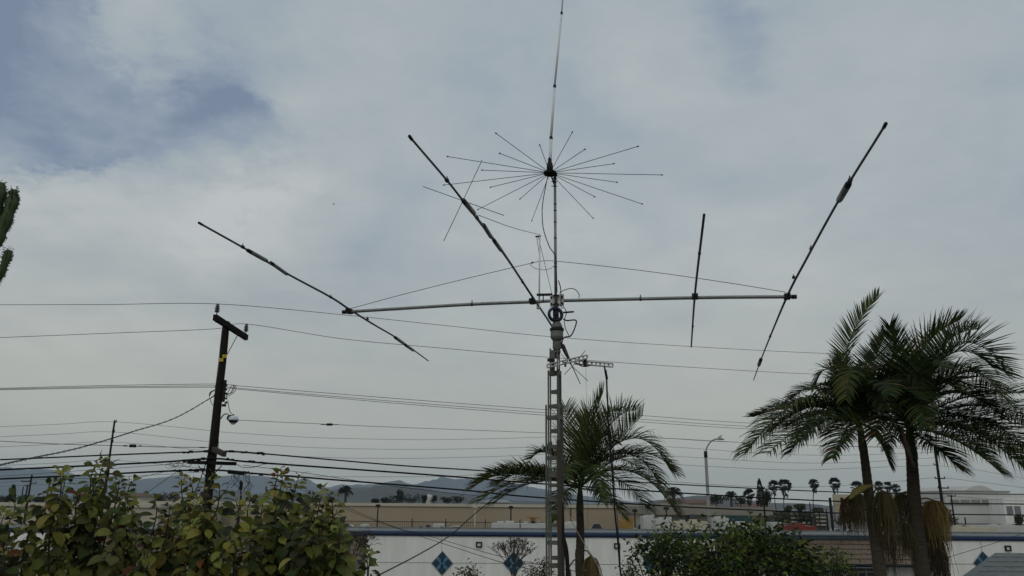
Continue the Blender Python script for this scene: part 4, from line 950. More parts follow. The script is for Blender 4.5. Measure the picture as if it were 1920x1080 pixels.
for nm, xa0, xb0, lab, (bx, by) in trees:
    o = thing(nm, (bx, by, 0), lab, 'tree', 'broad leaved trees in the foreground'); trunk = MB(); lf = MB()
    trunk.tube([(bx, by, 0), (bx + .03, by, 1.5), (bx, by + .05, 3.0), (bx + .02, by, 4.2)], [.07, .06, .05, .04], 9)
    for (x, y) in stems_px:
        if not (xa0 <= x < xb0): continue
        Y = rnd(5.8, 7.2); tip = PY(x, y, Y)
        hh = min(1.3, max(.35, tip.z - 4.2)); root = Vector((bx + (tip.x - bx) * .55 + rnd(-.25, .25), by + (tip.y - by) * .5, tip.z - hh - .5))
        if root.z < 4.0: root.z = 4.0
        base_ = Vector((bx + rnd(-.03, .03), by, rnd(2.6, 4.1)))
        P = catmull([base_, root, tip - Vector((rnd(-.16, .16), rnd(-.16, .16), hh * .45)), tip - Vector((rnd(-.03, .03), rnd(-.03, .03), hh * .12)), tip], 6)
        n = len(P); trunk.tube(P, [.012 - .0095 * i / n for i in range(n)], 5)
        # leaves along the upper part
        Ls = [0]; 
        for i in range(1, n): Ls.append(Ls[-1] + (P[i] - P[i - 1]).length)
        tot = Ls[-1]; s = tot; k = 0; ga = rnd(0, 6)
        warm_st = random.random() < (.25 if xa0 < 0 else .09); basec = random.choice(pal)
        while s > max(0, tot - 1.25):
            i = max(0, min(n - 2, next((j for j in range(n) if Ls[j] >= s), n - 1) - 1)); t = (s - Ls[i]) / max(1e-6, Ls[i + 1] - Ls[i]); p = P[i].lerp(P[i + 1], t); Tn = (P[i + 1] - P[i]).normalized()
            ga += 2.4; out_ = Vector((math.cos(ga), math.sin(ga), 0)); fr = (tot - s) / 1.2
            up_f = min(1, .28 + fr * 3.6); d = (out_ * (.35 + .75 * up_f) + Tn * (1.0 - up_f) + Vector((rnd(-.25, .25), rnd(-.25, .25), -max(0, up_f - .35) * rnd(-.2, 1.3)))).normalized()
            ln = rnd(.075, .145) * (.62 + .42 * min(1, fr * 6)); c = jit(random.choice(warmp) if (random.random() < (.18 if warm_st else .02)) else (basec if random.random() < .6 else random.choice(pal)), .3)
            nn = UP + out_ * rnd(-.2, .9) + Vector((rnd(-1, 1), rnd(-1, .3), 0)) * .8
            pt = p + d * .018; leaf(lf, pt, d, nn.normalized(), ln, ln * rnd(.52, .70), c, rnd(.05, .4), rnd(.5, 1.7))
            s -= rnd(.018, .040) * (.5 if fr < .3 else .95); k += 1
    trunk.build('trunk', M_stem, o, True); lf.build('foliage', M_bleaf, o)

# ---- generic leafy crown (small leaves)
def bush(name, xs_env, ybot, Y0, Y1, n, lsz, pals, label, cat='tree', bpos=None, twigs=40, group=None, skip=None):
    x0, x1 = xs_env[0][0], xs_env[-1][0]; Ym = (Y0 + Y1) / 2; bp = PY((x0 + x1) / 2, ybot, Ym) if bpos is None else bpos
    o = thing(name, (bp.x, Ym, 0), label, cat, group); tr = MB(); lf = MB(); bz = PY((x0 + x1) / 2, ybot, Ym).z
    tr.tube([(bp.x, Ym, 0), (bp.x + .05, Ym, bz * .5), (bp.x, Ym, bz - .2)], [.12, .09, .05], 8)
    cl = []
    for i in range(n):
        x = rnd(x0, x1); yt = interp(x, xs_env); y = yt + 26 * max(-.25, noise.noise(Vector((x * .06, yt * .01, 3)))) + abs(random.gauss(0, (ybot - yt) * .45)); y = min(y, ybot + 20)
        k = (y - yt) / max(1, ybot - yt); Y = rnd(Ym - (Ym - Y0) * min(1, .35 + k), Ym + (Y1 - Ym) * min(1, .35 + k))
        if skip and skip(x, y): continue
        cl.append(PY(x, y, Y))
    for _ in range(max(3, n // 30)):
        x = rnd(x0 + 4, x1 - 4); yy_ = interp(x, xs_env)
        for q_ in range(3): cl.append(PY(x + q_ * rnd(-3, 3), yy_ - 11 + q_ * 9, Ym + rnd(-.6, .6)))
    for c in cl[:twigs] + cl[-n // 30:]:
        a = Vector((bp.x + (c.x - bp.x) * .2, Ym, bz - .3)); m_ = a.lerp(c, .55) + Vector((rnd(-.1, .1), rnd(-.1, .1), -.05)); tr.tube(catmull([a, m_, c], 4), [.025, .022, .02, .017, .014, .012, .01, .008, .005][:9], 5)
    for c in cl:
        bc = jit(random.choice(pals), .3); out_ = (c - Vector((bp.x, Ym, bz))).normalized(); 
        for j in range(13):
            p = c + Vector((random.gauss(0, 1), random.gauss(0, 1), random.gauss(0, 1))) * lsz * 1.15
            d = (out_ * .6 + Vector((rnd(-1, 1), rnd(-1, 1), rnd(-.9, .6)))).normalized()
            leaf(lf, p, d, Vector((rnd(-1, 1), rnd(-1, .6), .8)).normalized(), lsz * rnd(.7, 1.25), lsz * rnd(.36, .52), jit(bc, .35), .2, .5, 2)
    tr.build('trunk', M_twig, o, True); lf.build('foliage', M_bleaf, o); return o
gp = [(.045, .075, .014), (.024, .042, .012), (.075, .11, .016), (.11, .135, .02), (.014, .025, .009), (.035, .055, .016)]
bush('garden_tree', [(1188, 1022), (1200, 1018), (1215, 1036), (1232, 1022), (1245, 1010), (1266, 1006), (1285, 1020), (1303, 1046), (1318, 1040), (1340, 1056), (1352, 1075)], 1140, 12.8, 14.8, 300, .09, gp, 'loose leafy green tree right of the hanging cable', bpos=None, skip=lambda x, y: (x < 1240 and y > 1046 - (x - 1200) * .1 + max(0, x - 1215) * 2.6), group='leafy garden trees')
bush('garden_tree', [(1290, 1020), (1304, 996), (1325, 1012), (1340, 998), (1356, 1020), (1372, 1010), (1392, 1006), (1412, 1003), (1425, 1018), (1450, 1012), (1470, 1028), (1490, 1024), (1505, 1046), (1522, 1056), (1532, 1080)], 1140, 12.0, 15.5, 340, .115, gp, 'dense dark green tree in front of the shingle mansard', skip=lambda x, y: (x < 1340 and y > 1000 and random.random() < .45), group='leafy garden trees')
bush('garden_tree', [(1535, 1095), (1545, 1062), (1560, 1045), (1578, 1040), (1590, 1062), (1600, 1095)], 1120, 13.5, 14.6, 70, .07, gp, 'small sparse leafy tree left of the arched window', group='leafy garden trees')
bush('shrub', [(980, 1090), (992, 1068), (1010, 1072), (1022, 1064), (1040, 1085)], 1110, 12.0, 12.8, 40, .05, [(.03, .03, .012), (.05, .035, .02)], 'small dark shrub just left of the tower foot', 'shrub', twigs=20)
bush('shrub', [(856, 1095), (868, 1078), (880, 1074), (892, 1084), (902, 1097)], 1110, 16.0, 17.0, 30, .07, [(.10, .08, .06), (.06, .06, .03)], 'small pale shrub below the first blue diamond', 'shrub', twigs=16)
bush('shrub', [(1160, 1095), (1172, 1075), (1186, 1070), (1196, 1090)], 1110, 13.0, 14, 26, .06, gp, 'little green shrub at the foot of the hanging cable', 'shrub', twigs=12)

# ---- bare twiggy shrubs
def bare_tree(name, x, ybase, r_px, Y, n, label, leafc=None, vertical=False, lev=4):
    c = PY(x, ybase, Y); s = Y / 1500.0; R = r_px * s; o = thing(name, (c.x, Y, 0), label, 'tree' if c.z > 1 else 'shrub', 'bare twiggy trees'); b = MB(); lf = MB()
    b.tube([(c.x, Y, 0), (c.x, Y, c.z)], [.06 * s * 26, .035 * s * 26], 6)
    def grow(p, d, ln, r, k):
        q = p + d * ln; b.tube([p, p.lerp(q, .5) + Vector((rnd(-1, 1), rnd(-1, 1), rnd(-1, 1))) * ln * .06, q], [r, r * .85, r * .65], 4, cap=False)
        if k == 0:
            for j in range(2):
                if leafc and random.random() < .45: leaf(lf, q + Vector((rnd(-1, 1), rnd(-1, 1), rnd(-1, 1))) * ln * .2, Vector((rnd(-1, 1), rnd(-1, 1), rnd(-1, .5))), UP, s * 3.6, s * 2.4, jit(leafc), .2, .4, 2)
            return
        for j in range(n):
            dd = (d + Vector((rnd(-1, 1), rnd(-1, 1), rnd(-.5, .8))) * (.62 if not vertical else .35)).normalized(); grow(q, dd, ln * rnd(.62, .85), r * .68, k - 1)
    for i in range(5):
        a = i * 1.26 + rnd(-.3, .3); grow(Vector((c.x, Y, c.z)), Vector((math.cos(a) * .38, math.sin(a) * .38, 1)).normalized(), R * .40, .042 * s * 26, lev)
    b.build('branches', M_twig, o)
    if lf.v: lf.build('leaves', M_bleaf, o)
bare_tree('bare_tree', 963, 1088, 62, 40, 3, 'round bare twiggy tree in front of the second blue diamond', (.045, .042, .025), lev=4)
bare_tree('bare_tree', 655, 1072, 60, 38, 3, 'bare brown twiggy tree against the dark mansard end', (.05, .038, .025))
bare_tree('bare_tree', 1308, 1070, 42, 16, 2, 'thin bare twigs sticking out among the leafy garden trees', (.05, .035, .02))

# ---- palms
def frond(root, pts, L, droop, pal_, roll=0.0, nl=52, width=.024, keel=.25, stiff=0, name='frond', brown=0):
    b = MB(); n = len(pts) - 1; cum = [0]
    for i in range(n): cum.append(cum[-1] + (pts[i + 1] - pts[i]).length)
    tot = cum[-1]
    rr = [.022 * (1 - .82 * c / tot) for c in cum]
    gc = jit(pal_[0], .15); b.tube(pts, rr, 5, (gc[0] * 1.5, gc[1] * 1.4, gc[2] * 1.3))
    for i in range(nl):
        u = .13 + .87 * (i + rnd(-.2, .2)) / nl; u = min(.995, u); s = u * tot
        j = max(k for k in range(n) if cum[k] <= s); t = (s - cum[j]) / max(1e-6, cum[j + 1] - cum[j]); p = pts[j].lerp(pts[j + 1], t); T = (pts[j + 1] - pts[j]).normalized()
        S = T.cross(UP)
        if S.length < .15: S = T.cross(Vector((0, 1, 0)))
        S.normalize(); Nn = S.cross(T).normalized()
        if roll: q = Matrix.Rotation(roll, 3, T); S = q @ S; Nn = q @ Nn
        prof = min(1, .35 + 2.6 * (u - .1)) * (1 - .62 * max(0, (u - .45) / .55) ** 1.4); ang = R_(68 - 42 * u)
        for sg in (-1, 1):
            if random.random() < .04: continue
            ll = L * prof * rnd(.78, 1.14); aj = ang + rnd(-.06, .06); d = (S * sg * math.sin(aj) + T * math.cos(aj) * max(.35, 1 - max(0, droop - .3) * .9) + Nn * (keel + rnd(-.1, .1))).normalized(); brk = random.random() < .05
            c = jit(random.choice(pal_), .28)
            if brown and random.random() < brown: c = jit((.13, .07, .035), .2)
            w0 = width * rnd(.8, 1.15); q = p.copy(); V = []; wv = (T - d * T.dot(d)).normalized(); seg = 4
            for m in range(seg + 1):
                f = m / seg; w_ = w0 * (.55 + .45 * math.sin(min(1, f * 2.2) * 1.57)) * (1 - f) ** .55 + .0015
                V += [q + wv * w_ / 2, q - wv * w_ / 2]
                q = q + d * ll / seg; d = (d + Vector((0, 0, -droop * (f ** 1.3 * 1.25 + .15) * rnd(.9, 1.1) - (1.1 if brk and m == 2 else 0)))).normalized()
            b.add(V, [(2 * m, 2 * m + 1, 2 * m + 3, 2 * m + 2) for m in range(seg)], c)
    return b.build(name, M_leaf, root)
PG = [(.020, .036, .011), (.014, .026, .009), (.034, .052, .014), (.055, .07, .018)]
PG2 = [(.035, .055, .014), (.055, .075, .018), (.08, .09, .024), (.02, .034, .01)]
def bunch(root, x, y, wpx, lpx, Y, n, c=(.14, .10, .045), attach=None):
    b = MB(); s = Y / 1500.0; top = PY(x, y, Y); at = attach or (top + Vector((0, 0, .1)))
    W_ = wpx * s / 2; Ln = lpx * s
    b.tube(catmull([at, at.lerp(top, .5) + UP * .08, top], 5), .018, 5, c)
    for i in range(n):
        a = rnd(0, 6.283); rr = W_ * math.sqrt(random.random()) * rnd(.8, 1.15); l = Ln * (rnd(.5, 1.05) if random.random() < .85 else rnd(1.0, 1.35)); e = Vector((math.cos(a) * rr, math.sin(a) * rr * .9, 0))
        wv = Vector((rnd(-.05, .05), rnd(-.05, .05), 0)); P = [top + wv * .4, top + e * .6 + UP * (.02 - .12 * l), top + e * 1.05 - UP * .42 * l, top + e * rnd(.8, 1.1) - UP * .75 * l + wv, top + e * rnd(.65, 1.05) - UP * l + wv * 2]
        b.tube(P, [.006, .005, .0045, .004, .003], 3, jit(c, .4), cap=False)
    return b.build('flower_stalks', M_straw, root)
def palm(label, trunk_px, Y, rtop, rbot, heart, fronds, L, extra, fill=8, base_pal=None):
    P = [PY(x, y, Y) for x, y in trunk_px]; bx = P[-1].x + .12; base_ = Vector((bx, Y, 0))
    root = thing('palm_tree', base_, label, 'palm tree', 'feather palms in the garden')
    b = MB(); Q = catmull([base_] + P[::-1], 16); n = len(Q)
    b.tube(Q, [(rbot * 1.25 if i < 3 else rbot + (rtop - rbot) * (i / n)) * (1 + .035 * math.sin(i * 1.9)) for i in range(n)], 16); b.build('trunk', M_trunk, root, True)
    H_ = PY(*heart, Y)
    b = MB(); b.tube(catmull([P[0] - UP * .15, P[0].lerp(H_, .5), H_ + UP * .1], 6), [rtop * 1.0, rtop * 1.12, rtop * 1.12, rtop * 1.05, rtop * .98, rtop * .9, rtop * .85, rtop * .75, rtop * .65, rtop * .55, rtop * .45, rtop * .35, rtop * .3], 14); b.build('crownshaft', M_shaft, root, True)
    for f in fronds:
        (mx2, my2, md), (tx, ty, td) = f[0], f[1]; kw = f[2] if len(f) > 2 else {}
        st0 = H_ + Vector((rnd(-.04, .04), rnd(-.04, .04), rnd(-.15, .05)))
        pts = bez2(st0, PY(mx2, my2, Y + md), PY(tx, ty, Y + td), 16)
        frond(root, pts, kw.get('L', L) * 1.36, kw.get('droop', .35) * 1.35, kw.get('pal', base_pal or PG), kw.get('roll', 0), kw.get('nl', 66 if not base_pal else 56), kw.get('w', .038) , kw.get('keel', .2), brown=kw.get('brown', .02))
    R_f = L * 3.4
    for i in range(fill):
        a = i * 2.4 + .4; el = R_(rnd(5, 70)); v = Vector((math.cos(a) * math.cos(el), math.sin(a) * math.cos(el), math.sin(el)))
        v2 = Vector((v.x, v.y, 0)) * 1.0; Rf = R_f * rnd(.75, 1.0)
        pts = bez2(H_.copy(), H_ + v * Rf * .55 + UP * .1, H_ + v * Rf * .6 + v2 * Rf * .45 - UP * Rf * rnd(.0, .28), 14)
        frond(root, pts, L * 1.1, rnd(.35, .6), PG, 0, 58, .038, .2, brown=.02)
    for e_ in extra: e_(root, H_)
    return root
Yp = 17.5
palm('right hand feather palm of the pair, larger with wide arching crown', [(1709, 850), (1712, 900), (1715, 950), (1722, 1010), (1730, 1080)], Yp, .112, .175, (1703, 800),
     [((1722, 672, -.4), (1800, 600, -.9), dict(droop=.06, keel=.45, L=.68, pal=PG2)), ((1795, 648, .2), (1890, 706, .3), dict(droop=.05, keel=.75, L=.78)), ((1782, 690, .6), (1868, 735, 1.0), dict(droop=.6, L=.95, nl=84)), ((1775, 668, -.4), (1862, 690, -.7), dict(droop=.5, L=.9, nl=84)), ((1760, 720, .1), (1840, 735, .2), dict(droop=.5, L=.8)), ((1812, 745, -.2), (2010, 745, -.4), dict(droop=.32, L=.8)),
      ((1835, 785, .3), (1965, 880, .6), dict(droop=.65, L=.9, nl=84, pal=PG2)), ((1835, 815, -.4), (1965, 930, -.8), dict(droop=.75, L=.98, pal=PG2, nl=92)), ((1815, 800, .2), (1925, 870, .3), dict(droop=.7, L=.9, nl=84)), ((1790, 825, -.8), (1880, 890, -1.3), dict(droop=.75, L=.8, nl=76)), ((1770, 775, 0), (1850, 800, .1), dict(droop=.6, L=.8)), ((1850, 760, .5), (1985, 820, .9), dict(droop=.6, L=.9, nl=84)), ((1684, 690, -.3), (1668, 610, -.7), dict(droop=.1, keel=.3, L=.6)),
      ((1655, 720, .4), (1600, 770, .9), dict(droop=.3)), ((1715, 735, -1.1), (1735, 800, -2.2), dict(droop=.35, L=.6)), ((1745, 700, 1.2), (1790, 650, 2.4), dict(droop=.15, keel=.4)),
      ((1775, 735, 1.0), (1850, 760, 2.0), dict(droop=.3)), ((1650, 770, .8), (1585, 830, 1.4), dict(droop=.4)), ((1750, 835, -.6), (1800, 880, -1.0), dict(droop=.5, L=.6)),
      ((1730, 690, -1.2), (1770, 690, -2.2), dict(droop=.2)), ((1775, 795, .8), (1850, 850, 1.6), dict(droop=.45)), ((1700, 690, 1.2), (1690, 640, 2.2), dict(droop=.15, keel=.3)),
      ((1668, 760, -1.0), (1640, 820, -1.8), dict(droop=.4)), ((1800, 700, -.9), (1880, 745, -1.5), dict(droop=.22, keel=.1, L=.75)), ((1820, 760, 0.9), (1930, 800, 1.6), dict(droop=.4, L=.75)),
      ((1760, 660, .5), (1835, 618, .9), dict(droop=.04, keel=.7, L=.72))], .68,
     [lambda r, h: bunch(r, 1750, 938, 48, 70, Yp - .1, 480, (.21, .15, .06), attach=PY(1716, 945, Yp)), lambda r, h: bunch(r, 1697, 980, 30, 60, Yp - .3, 160, (.07, .058, .028), PY(1715, 960, Yp)),
      lambda r, h: bunch(r, 1755, 1000, 30, 95, Yp, 170, (.05, .042, .025), PY(1722, 990, Yp)), lambda r, h: bunch(r, 1735, 960, 70, 130, Yp + .2, 150, (.05, .042, .025), PY(1720, 950, Yp)),
      lambda r, h: bunch(r, 1690, 925, 44, 75, Yp + .2, 150, (.085, .07, .035), PY(1712, 935, Yp))])
palm('left hand feather palm of the pair with an upright spear frond', [(1618, 835), (1625, 890), (1632, 950), (1641, 1010), (1651, 1080)], Yp - .6, .080, .135, (1610, 790),
     [((1586, 668, -.1), (1648, 552, -.2), dict(droop=.05, keel=.3, L=.42, roll=.8, pal=PG2)), ((1632, 700, .4), (1662, 622, .8), dict(droop=.08, keel=.3, L=.55)), ((1512, 748, -.2), (1398, 852, -.4), dict(droop=.75, L=.85, pal=PG2, nl=84, w=.046)), ((1535, 760, .2), (1440, 815, .3), dict(droop=.8, L=.8, nl=84, w=.046)),
      ((1520, 762, .5), (1412, 782, .9), dict(droop=.12, keel=.35, L=.5)), ((1530, 792, -.7), (1440, 850, -1.2), dict(droop=.75, L=.75, pal=PG2)), ((1550, 775, -.3), (1475, 800, -.5), dict(droop=.7, L=.7, nl=76)), ((1545, 790, .9), (1480, 850, 1.6), dict(droop=.5, L=.6)), ((1642, 815, -.2), (1668, 872, -.3), dict(droop=.5, L=.45)),
      ((1668, 745, .5), (1730, 775, .9), dict(droop=.35)), ((1640, 720, -.9), (1668, 740, -1.8), dict(droop=.3, L=.55)), ((1600, 690, -.7), (1586, 750, -1.3), dict(droop=.45, L=.5, pal=PG2)),
      ((1583, 720, .3), (1578, 665, .6), dict(droop=.2, L=.45)), ((1560, 770, -.8), (1500, 830, -1.5), dict(droop=.45, L=.55)), ((1655, 770, 1.0), (1700, 830, 1.8), dict(droop=.4)), ((1590, 800, -1.0), (1560, 860, -1.7), dict(droop=.5, L=.5)),
      ((1600, 720, 1.0), (1620, 680, 2.0), dict(droop=.3))], .58,
     [lambda r, h: bunch(r, 1606, 925, 40, 62, Yp - .8, 240, (.08, .065, .03), PY(1630, 935, Yp - .6)), lambda r, h: bunch(r, 1655, 920, 46, 95, Yp - .8, 300, (.085, .07, .035), PY(1634, 930, Yp - .6)),
      lambda r, h: bunch(r, 1662, 965, 26, 95, Yp - .6, 110, (.06, .05, .028), PY(1640, 980, Yp - .6)), lambda r, h: bunch(r, 1586, 935, 26, 60, Yp - .5, 90, (.10, .065, .03), PY(1628, 925, Yp - .6))])
palm('single feather palm behind the lattice tower', [(1087, 950), (1088, 985), (1088, 1030), (1088, 1080)], 20.0, .084, .125, (1088, 905),
     [((1102, 825, -.1), (1131, 735, -.2), dict(droop=.04, keel=.25, L=.72, w=.032, pal=PG2)), ((1142, 800, -.3), (1192, 770, -.7), dict(droop=.05, keel=.75, L=.66, nl=46, w=.03)), ((1068, 830, .4), (1060, 760, .8), dict(droop=.1, keel=.35, L=.62, nl=46, w=.03)), ((1096, 835, .3), (1104, 775, .5), dict(droop=.03, keel=.15, L=.8)), ((978, 888, -.1), (900, 905, -.3), dict(droop=.12, keel=.5, L=.62)), ((990, 900, -.5), (898, 940, -1.0), dict(droop=.4, L=.66, brown=.1)), ((1150, 838, -.1), (1206, 778, -.2), dict(droop=.03, keel=.8, L=.66, nl=46, w=.03)),
      ((1182, 822, -.2), (1255, 880, -.4), dict(droop=.42, L=.85, pal=PG2, nl=80)), ((1170, 850, .1), (1235, 905, .2), dict(droop=.6, L=.8, nl=80)), ((1190, 850, .4), (1268, 888, .7), dict(droop=.22, keel=.3, L=.6)), ((1186, 885, -.3), (1270, 966, -.6), dict(droop=.55, L=.85, pal=PG2, nl=84)),
      ((1150, 895, .6), (1215, 955, 1.1), dict(droop=.45, L=.7)), ((1032, 852, -.4), (992, 866, -.8), dict(droop=.15, keel=.4, L=.42)), ((972, 882, -.2), (882, 918, -.4), dict(droop=.65, keel=.25, L=.78, brown=.15, pal=PG2, nl=80)), ((1000, 885, 0), (930, 910, .1), dict(droop=.7, L=.78, nl=76)),
      ((1000, 905, .4), (925, 945, .8), dict(droop=.45, L=.62, brown=.1)), ((1112, 872, -.9), (1128, 940, -1.4), dict(droop=.5, L=.5, pal=PG2)), ((1104, 850, 1.0), (1135, 810, 2.0), dict(droop=.25)),
      ((1058, 925, -.5), (1042, 975, -.8), dict(droop=.5, L=.4)), ((1135, 930, -.4), (1170, 970, -.6), dict(droop=.55, L=.5)), ((1145, 860, 1.0), (1200, 880, 1.9), dict(droop=.4)), ((1040, 880, .9), (1000, 900, 1.6), dict(droop=.4)),
      ((1070, 870, -1.0), (1060, 900, -1.9), dict(droop=.4, L=.5)), ((1120, 800, .8), (1160, 770, 1.5), dict(droop=.12, keel=.4, L=.6))], .62,
     [lambda r, h: bunch(r, 1108, 1042, 36, 90, 19.8, 300, (.15, .11, .05), PY(1090, 1035, 20)), lambda r, h: bunch(r, 1066, 1065, 14, 60, 19.8, 50, (.10, .085, .05), PY(1086, 1050, 20)), ], fill=1, base_pal=PG2)
# loose debris on right palms
b = MB()
P = bez2(PY(1690, 800, 16.7), PY(1696, 830, 16.6), PY(1716, 880, 16.7), 10)
for i in range(5): b.tube([p + Vector((rnd(-.03, .03), rnd(-.03, .03), 0)) for p in P], [.01 + .035 * math.sin(math.pi * j / 10) for j in range(11)], 5, jit((.10, .08, .05)))
tag(b.build('dead_frond', M_straw, None, True, origin=P[0]), 'dry brown leaf sheath hanging from the right hand palm crown', 'dead frond')
b = MB(); P = bez2(PY(1638, 910, 16.8), PY(1612, 918, 16.7), PY(1594, 936, 16.6), 10)
b.tube(P, [.015 + .06 * math.sin(math.pi * min(1, j / 11)) for j in range(11)], 6, (.22, .20, .06))
tag(b.build('palm_spathe', M_straw, None, True, origin=P[0]), 'yellow boat shaped spathe on the left hand palm trunk', 'palm spathe')

# ---- far trees
FG = [(.016, .024, .010), (.010, .017, .008), (.022, .030, .012)]
def blob(b, c, rx, rz, n, ls, pal_=FG, lumps=7, ry=None):
    ry = ry or rx; cl = [Vector((rnd(-.6, .6) * rx, rnd(-.6, .6) * ry, rnd(-.6, .7) * rz)) for _ in range(lumps)]
    for i in range(n):
        k = random.choice(cl); a = Vector((random.gauss(0, 1), random.gauss(0, 1), random.gauss(0, 1))).normalized() * rnd(.25, .55)
        p = c + k + Vector((a.x * rx, a.y * ry, a.z * rz)); d = Vector((rnd(-1, 1), rnd(-1, 1), rnd(-1, 1))).normalized(); s = d.orthogonal().normalized()
        l = ls * rnd(.6, 1.3); b.add([p - d * l / 2, p + s * l * .45, p + d * l / 2, p - s * l * .45], [(0, 1, 2, 3)], jit(random.choice(pal_), .35))
def far_tree(x, yt, yb, wpx, Y, label, n=260, kind='round', pal_=FG, group='far trees above the roofs'):
    t, bt = PY(x, yt, Y), PY(x, yb, Y); s = Y / 1533; o = thing('far_tree', (t.x, Y, GZ), label, 'tree', group)
    h = t.z - bt.z; b = MB(); b.tube([(t.x, Y, GZ), (t.x, Y, bt.z + h * .5)], max(.12, .03 * h), 6); b.build('trunk', M_twig, o)
    b = MB(); W_ = wpx * s / 2
    if kind == 'round': blob(b, (t + bt) / 2, W_ * 1.15, h / 2, int(n * 2.2), max(.35, 2.0 * s), pal_, 10)
    else:
        for i in range(n):
            f = random.random() ** 1.15; r = W_ * (1 - f) ** .6 * rnd(.3, 1.0) + .1; a = rnd(0, 6.28); p = Vector((t.x + r * math.cos(a), Y + r * math.sin(a), bt.z + h * f * .98)); d = Vector((rnd(-.4, .4), rnd(-.4, .4), 1)).normalized(); q = d.orthogonal().normalized(); l = max(.5, 2.2 * s) * rnd(.6, 1.2)
            b.add([p - d * l / 2, p + q * l * .3, p + d * l / 2, p - q * l * .3], [(0, 1, 2, 3)], jit(random.choice(pal_), .3))
    b.build('crown', M_fleaf, o)
def fan_palm(x, yt, yb, wpx, Y, label, lean=0, kind='fan'):
    t, bt = PY(x, yt, Y), PY(x, yb, Y); s = Y / 1533; cr_ = PY(x, yt + (5.5 if kind == 'fan' else 8), Y); o = thing('fan_palm', (bt.x + lean * s, Y, GZ), label, 'palm tree', 'far palms on the skyline')
    b = MB(); b.tube([(bt.x + lean * s, Y, GZ), (bt.x + lean * s * .6, Y, (GZ + cr_.z) / 2), tuple(cr_)], [.2, .16, .15] if kind == 'fan' else [.4, .4, .3], 7); b.build('trunk', M_trunk, o)
    b = MB(); R = wpx * s / 2 * (1.3 if kind == 'fan' else 1.1)
    for i in range(60 if kind == 'fan' else 70):
        a = rnd(0, 6.28); el = rnd(-.9, 1.35) if kind == 'fan' else rnd(-.5, 1.3); d = Vector((math.cos(a) * math.cos(el), math.sin(a) * math.cos(el), math.sin(el)))
        if kind == 'fan':
            c = cr_ + d * R * .45; S = d.cross(UP).normalized() if abs(d.z) < .99 else Vector((1, 0, 0)); K = jit(random.choice(FG), .3)
            for j in range(-3, 4):
                e = (d + S * j * .33 + UP * rnd(-.1, .05)).normalized(); w_ = S.cross(e).normalized() * R * .06 + S * R * .10; b.add([c, c + e * R * .35 + w_, c + e * R * rnd(.5, .66), c + e * R * .35 - w_], [(0, 1, 2, 3)], K)
        else:
            P = [cr_, cr_ + d * R * .5, cr_ + d * R * .85 - UP * R * .12, cr_ + d * R * 1.05 - UP * R * .38]; b.tube(P, .05, 3, jit(FG[0])); S = d.cross(UP).normalized()
            for j in range(10):
                f = .2 + .08 * j; p = P[0].lerp(P[3], f) + UP * R * .12 * math.sin(f * 3); 
                for sg in (-1, 1): b.add([p, p + d * R * .05, p + S * sg * R * .16 + d * R * .12 - UP * R * .12], [(0, 1, 2)], jit(random.choice(FG)))
    if kind == 'fan':   # skirt of dead leaves
        for i in range(50):
            a = rnd(0, 6.28); z0 = rnd(0, R * 1.3); p = cr_ - UP * z0 + Vector((math.cos(a), math.sin(a), 0)) * R * .16; rr = R * (.42 - .26 * z0 / (R * 1.3)); q = p + Vector((math.cos(a) * rr, math.sin(a) * rr, -R * .35)); w_ = Vector((-math.sin(a), math.cos(a), 0)) * R * .09; b.add([p, q + w_, q - UP * R * .15, q - w_], [(0, 1, 2, 3)], jit((.035, .035, .02), .3))
    b.build('crown', M_fleaf, o)
fan_palm(1450, 905, 957, 17, 300, 'leaning fan palm at the left of a close pair', 7); fan_palm(1471, 905, 957, 21, 290, 'wider fan palm at the right of the close pair', -1)
fan_palm(1526, 902, 960, 16, 290, 'straight fan palm standing alone left of the cream board', 0); fan_palm(1565, 901, 965, 18, 280, 'tallest fan palm just in front of the cream board', 0)
fan_palm(1607, 909, 960, 20, 260, 'bushy fan palm touching the left palm trunk', 0); fan_palm(1648, 906, 960, 15, 280, 'fan palm peeking out between the dried stalks', 0)
fan_palm(1665, 906, 955, 14, 290, 'left fan palm of two between the big palm trunks', 0); fan_palm(1680, 910, 955, 14, 280, 'right fan palm of two between the big palm trunks', 0)
fan_palm(648, 912, 940, 26, 230, 'squat date palm standing on the warehouse skyline', 0, 'date'); fan_palm(1263, 917, 938, 32, 200, 'round date palm at the tip of the palm fronds', 0, 'date')
fan_palm(1371, 921, 946, 22, 210, 'dark squat palm right of the street light', 0, 'date'); fan_palm(1404, 922, 946, 18, 200, 'bushy palm left of the tall cypress', 0, 'fan')
far_tree(26, 909, 945, 16, 160, 'dark cone shaped conifer at the far left', 400, 'cone'); far_tree(1423, 897, 948, 18, 170, 'tall dark cypress left of the fan palm pair', 600, 'cone')
far_tree(1436, 918, 950, 16, 165, 'short dark tree leaning on the tall cypress', 300)
far_tree(1342, 927, 946, 34, 190, 'rounded bush right behind the street light pole', 300); far_tree(1388, 930, 948, 22, 195, 'small dark tree between two squat palms', 220)
for x, yt, w_, lb in ((745, 929, 30, 'low dark treetop right of the squat date palm'), (750, 917, 12, 'small upright tree poking above the low treetops'), (772, 927, 34, 'broad green treetop near the middle of the skyline'), (795, 928, 10, 'narrow dark tree left of the water tower'), (815, 929, 12, 'narrow dark tree right of the water tower'),
                      (838, 931, 20, 'low tree above the left half of warehouse'), (858, 929, 24, 'round treetop nearest the left palm fronds'), (703, 935, 14, 'tiny bush on the warehouse skyline'), (722, 931, 14, 'small dark bush left of the low treetops')):
    far_tree(x, yt, 944, w_, 260, lb, 240)
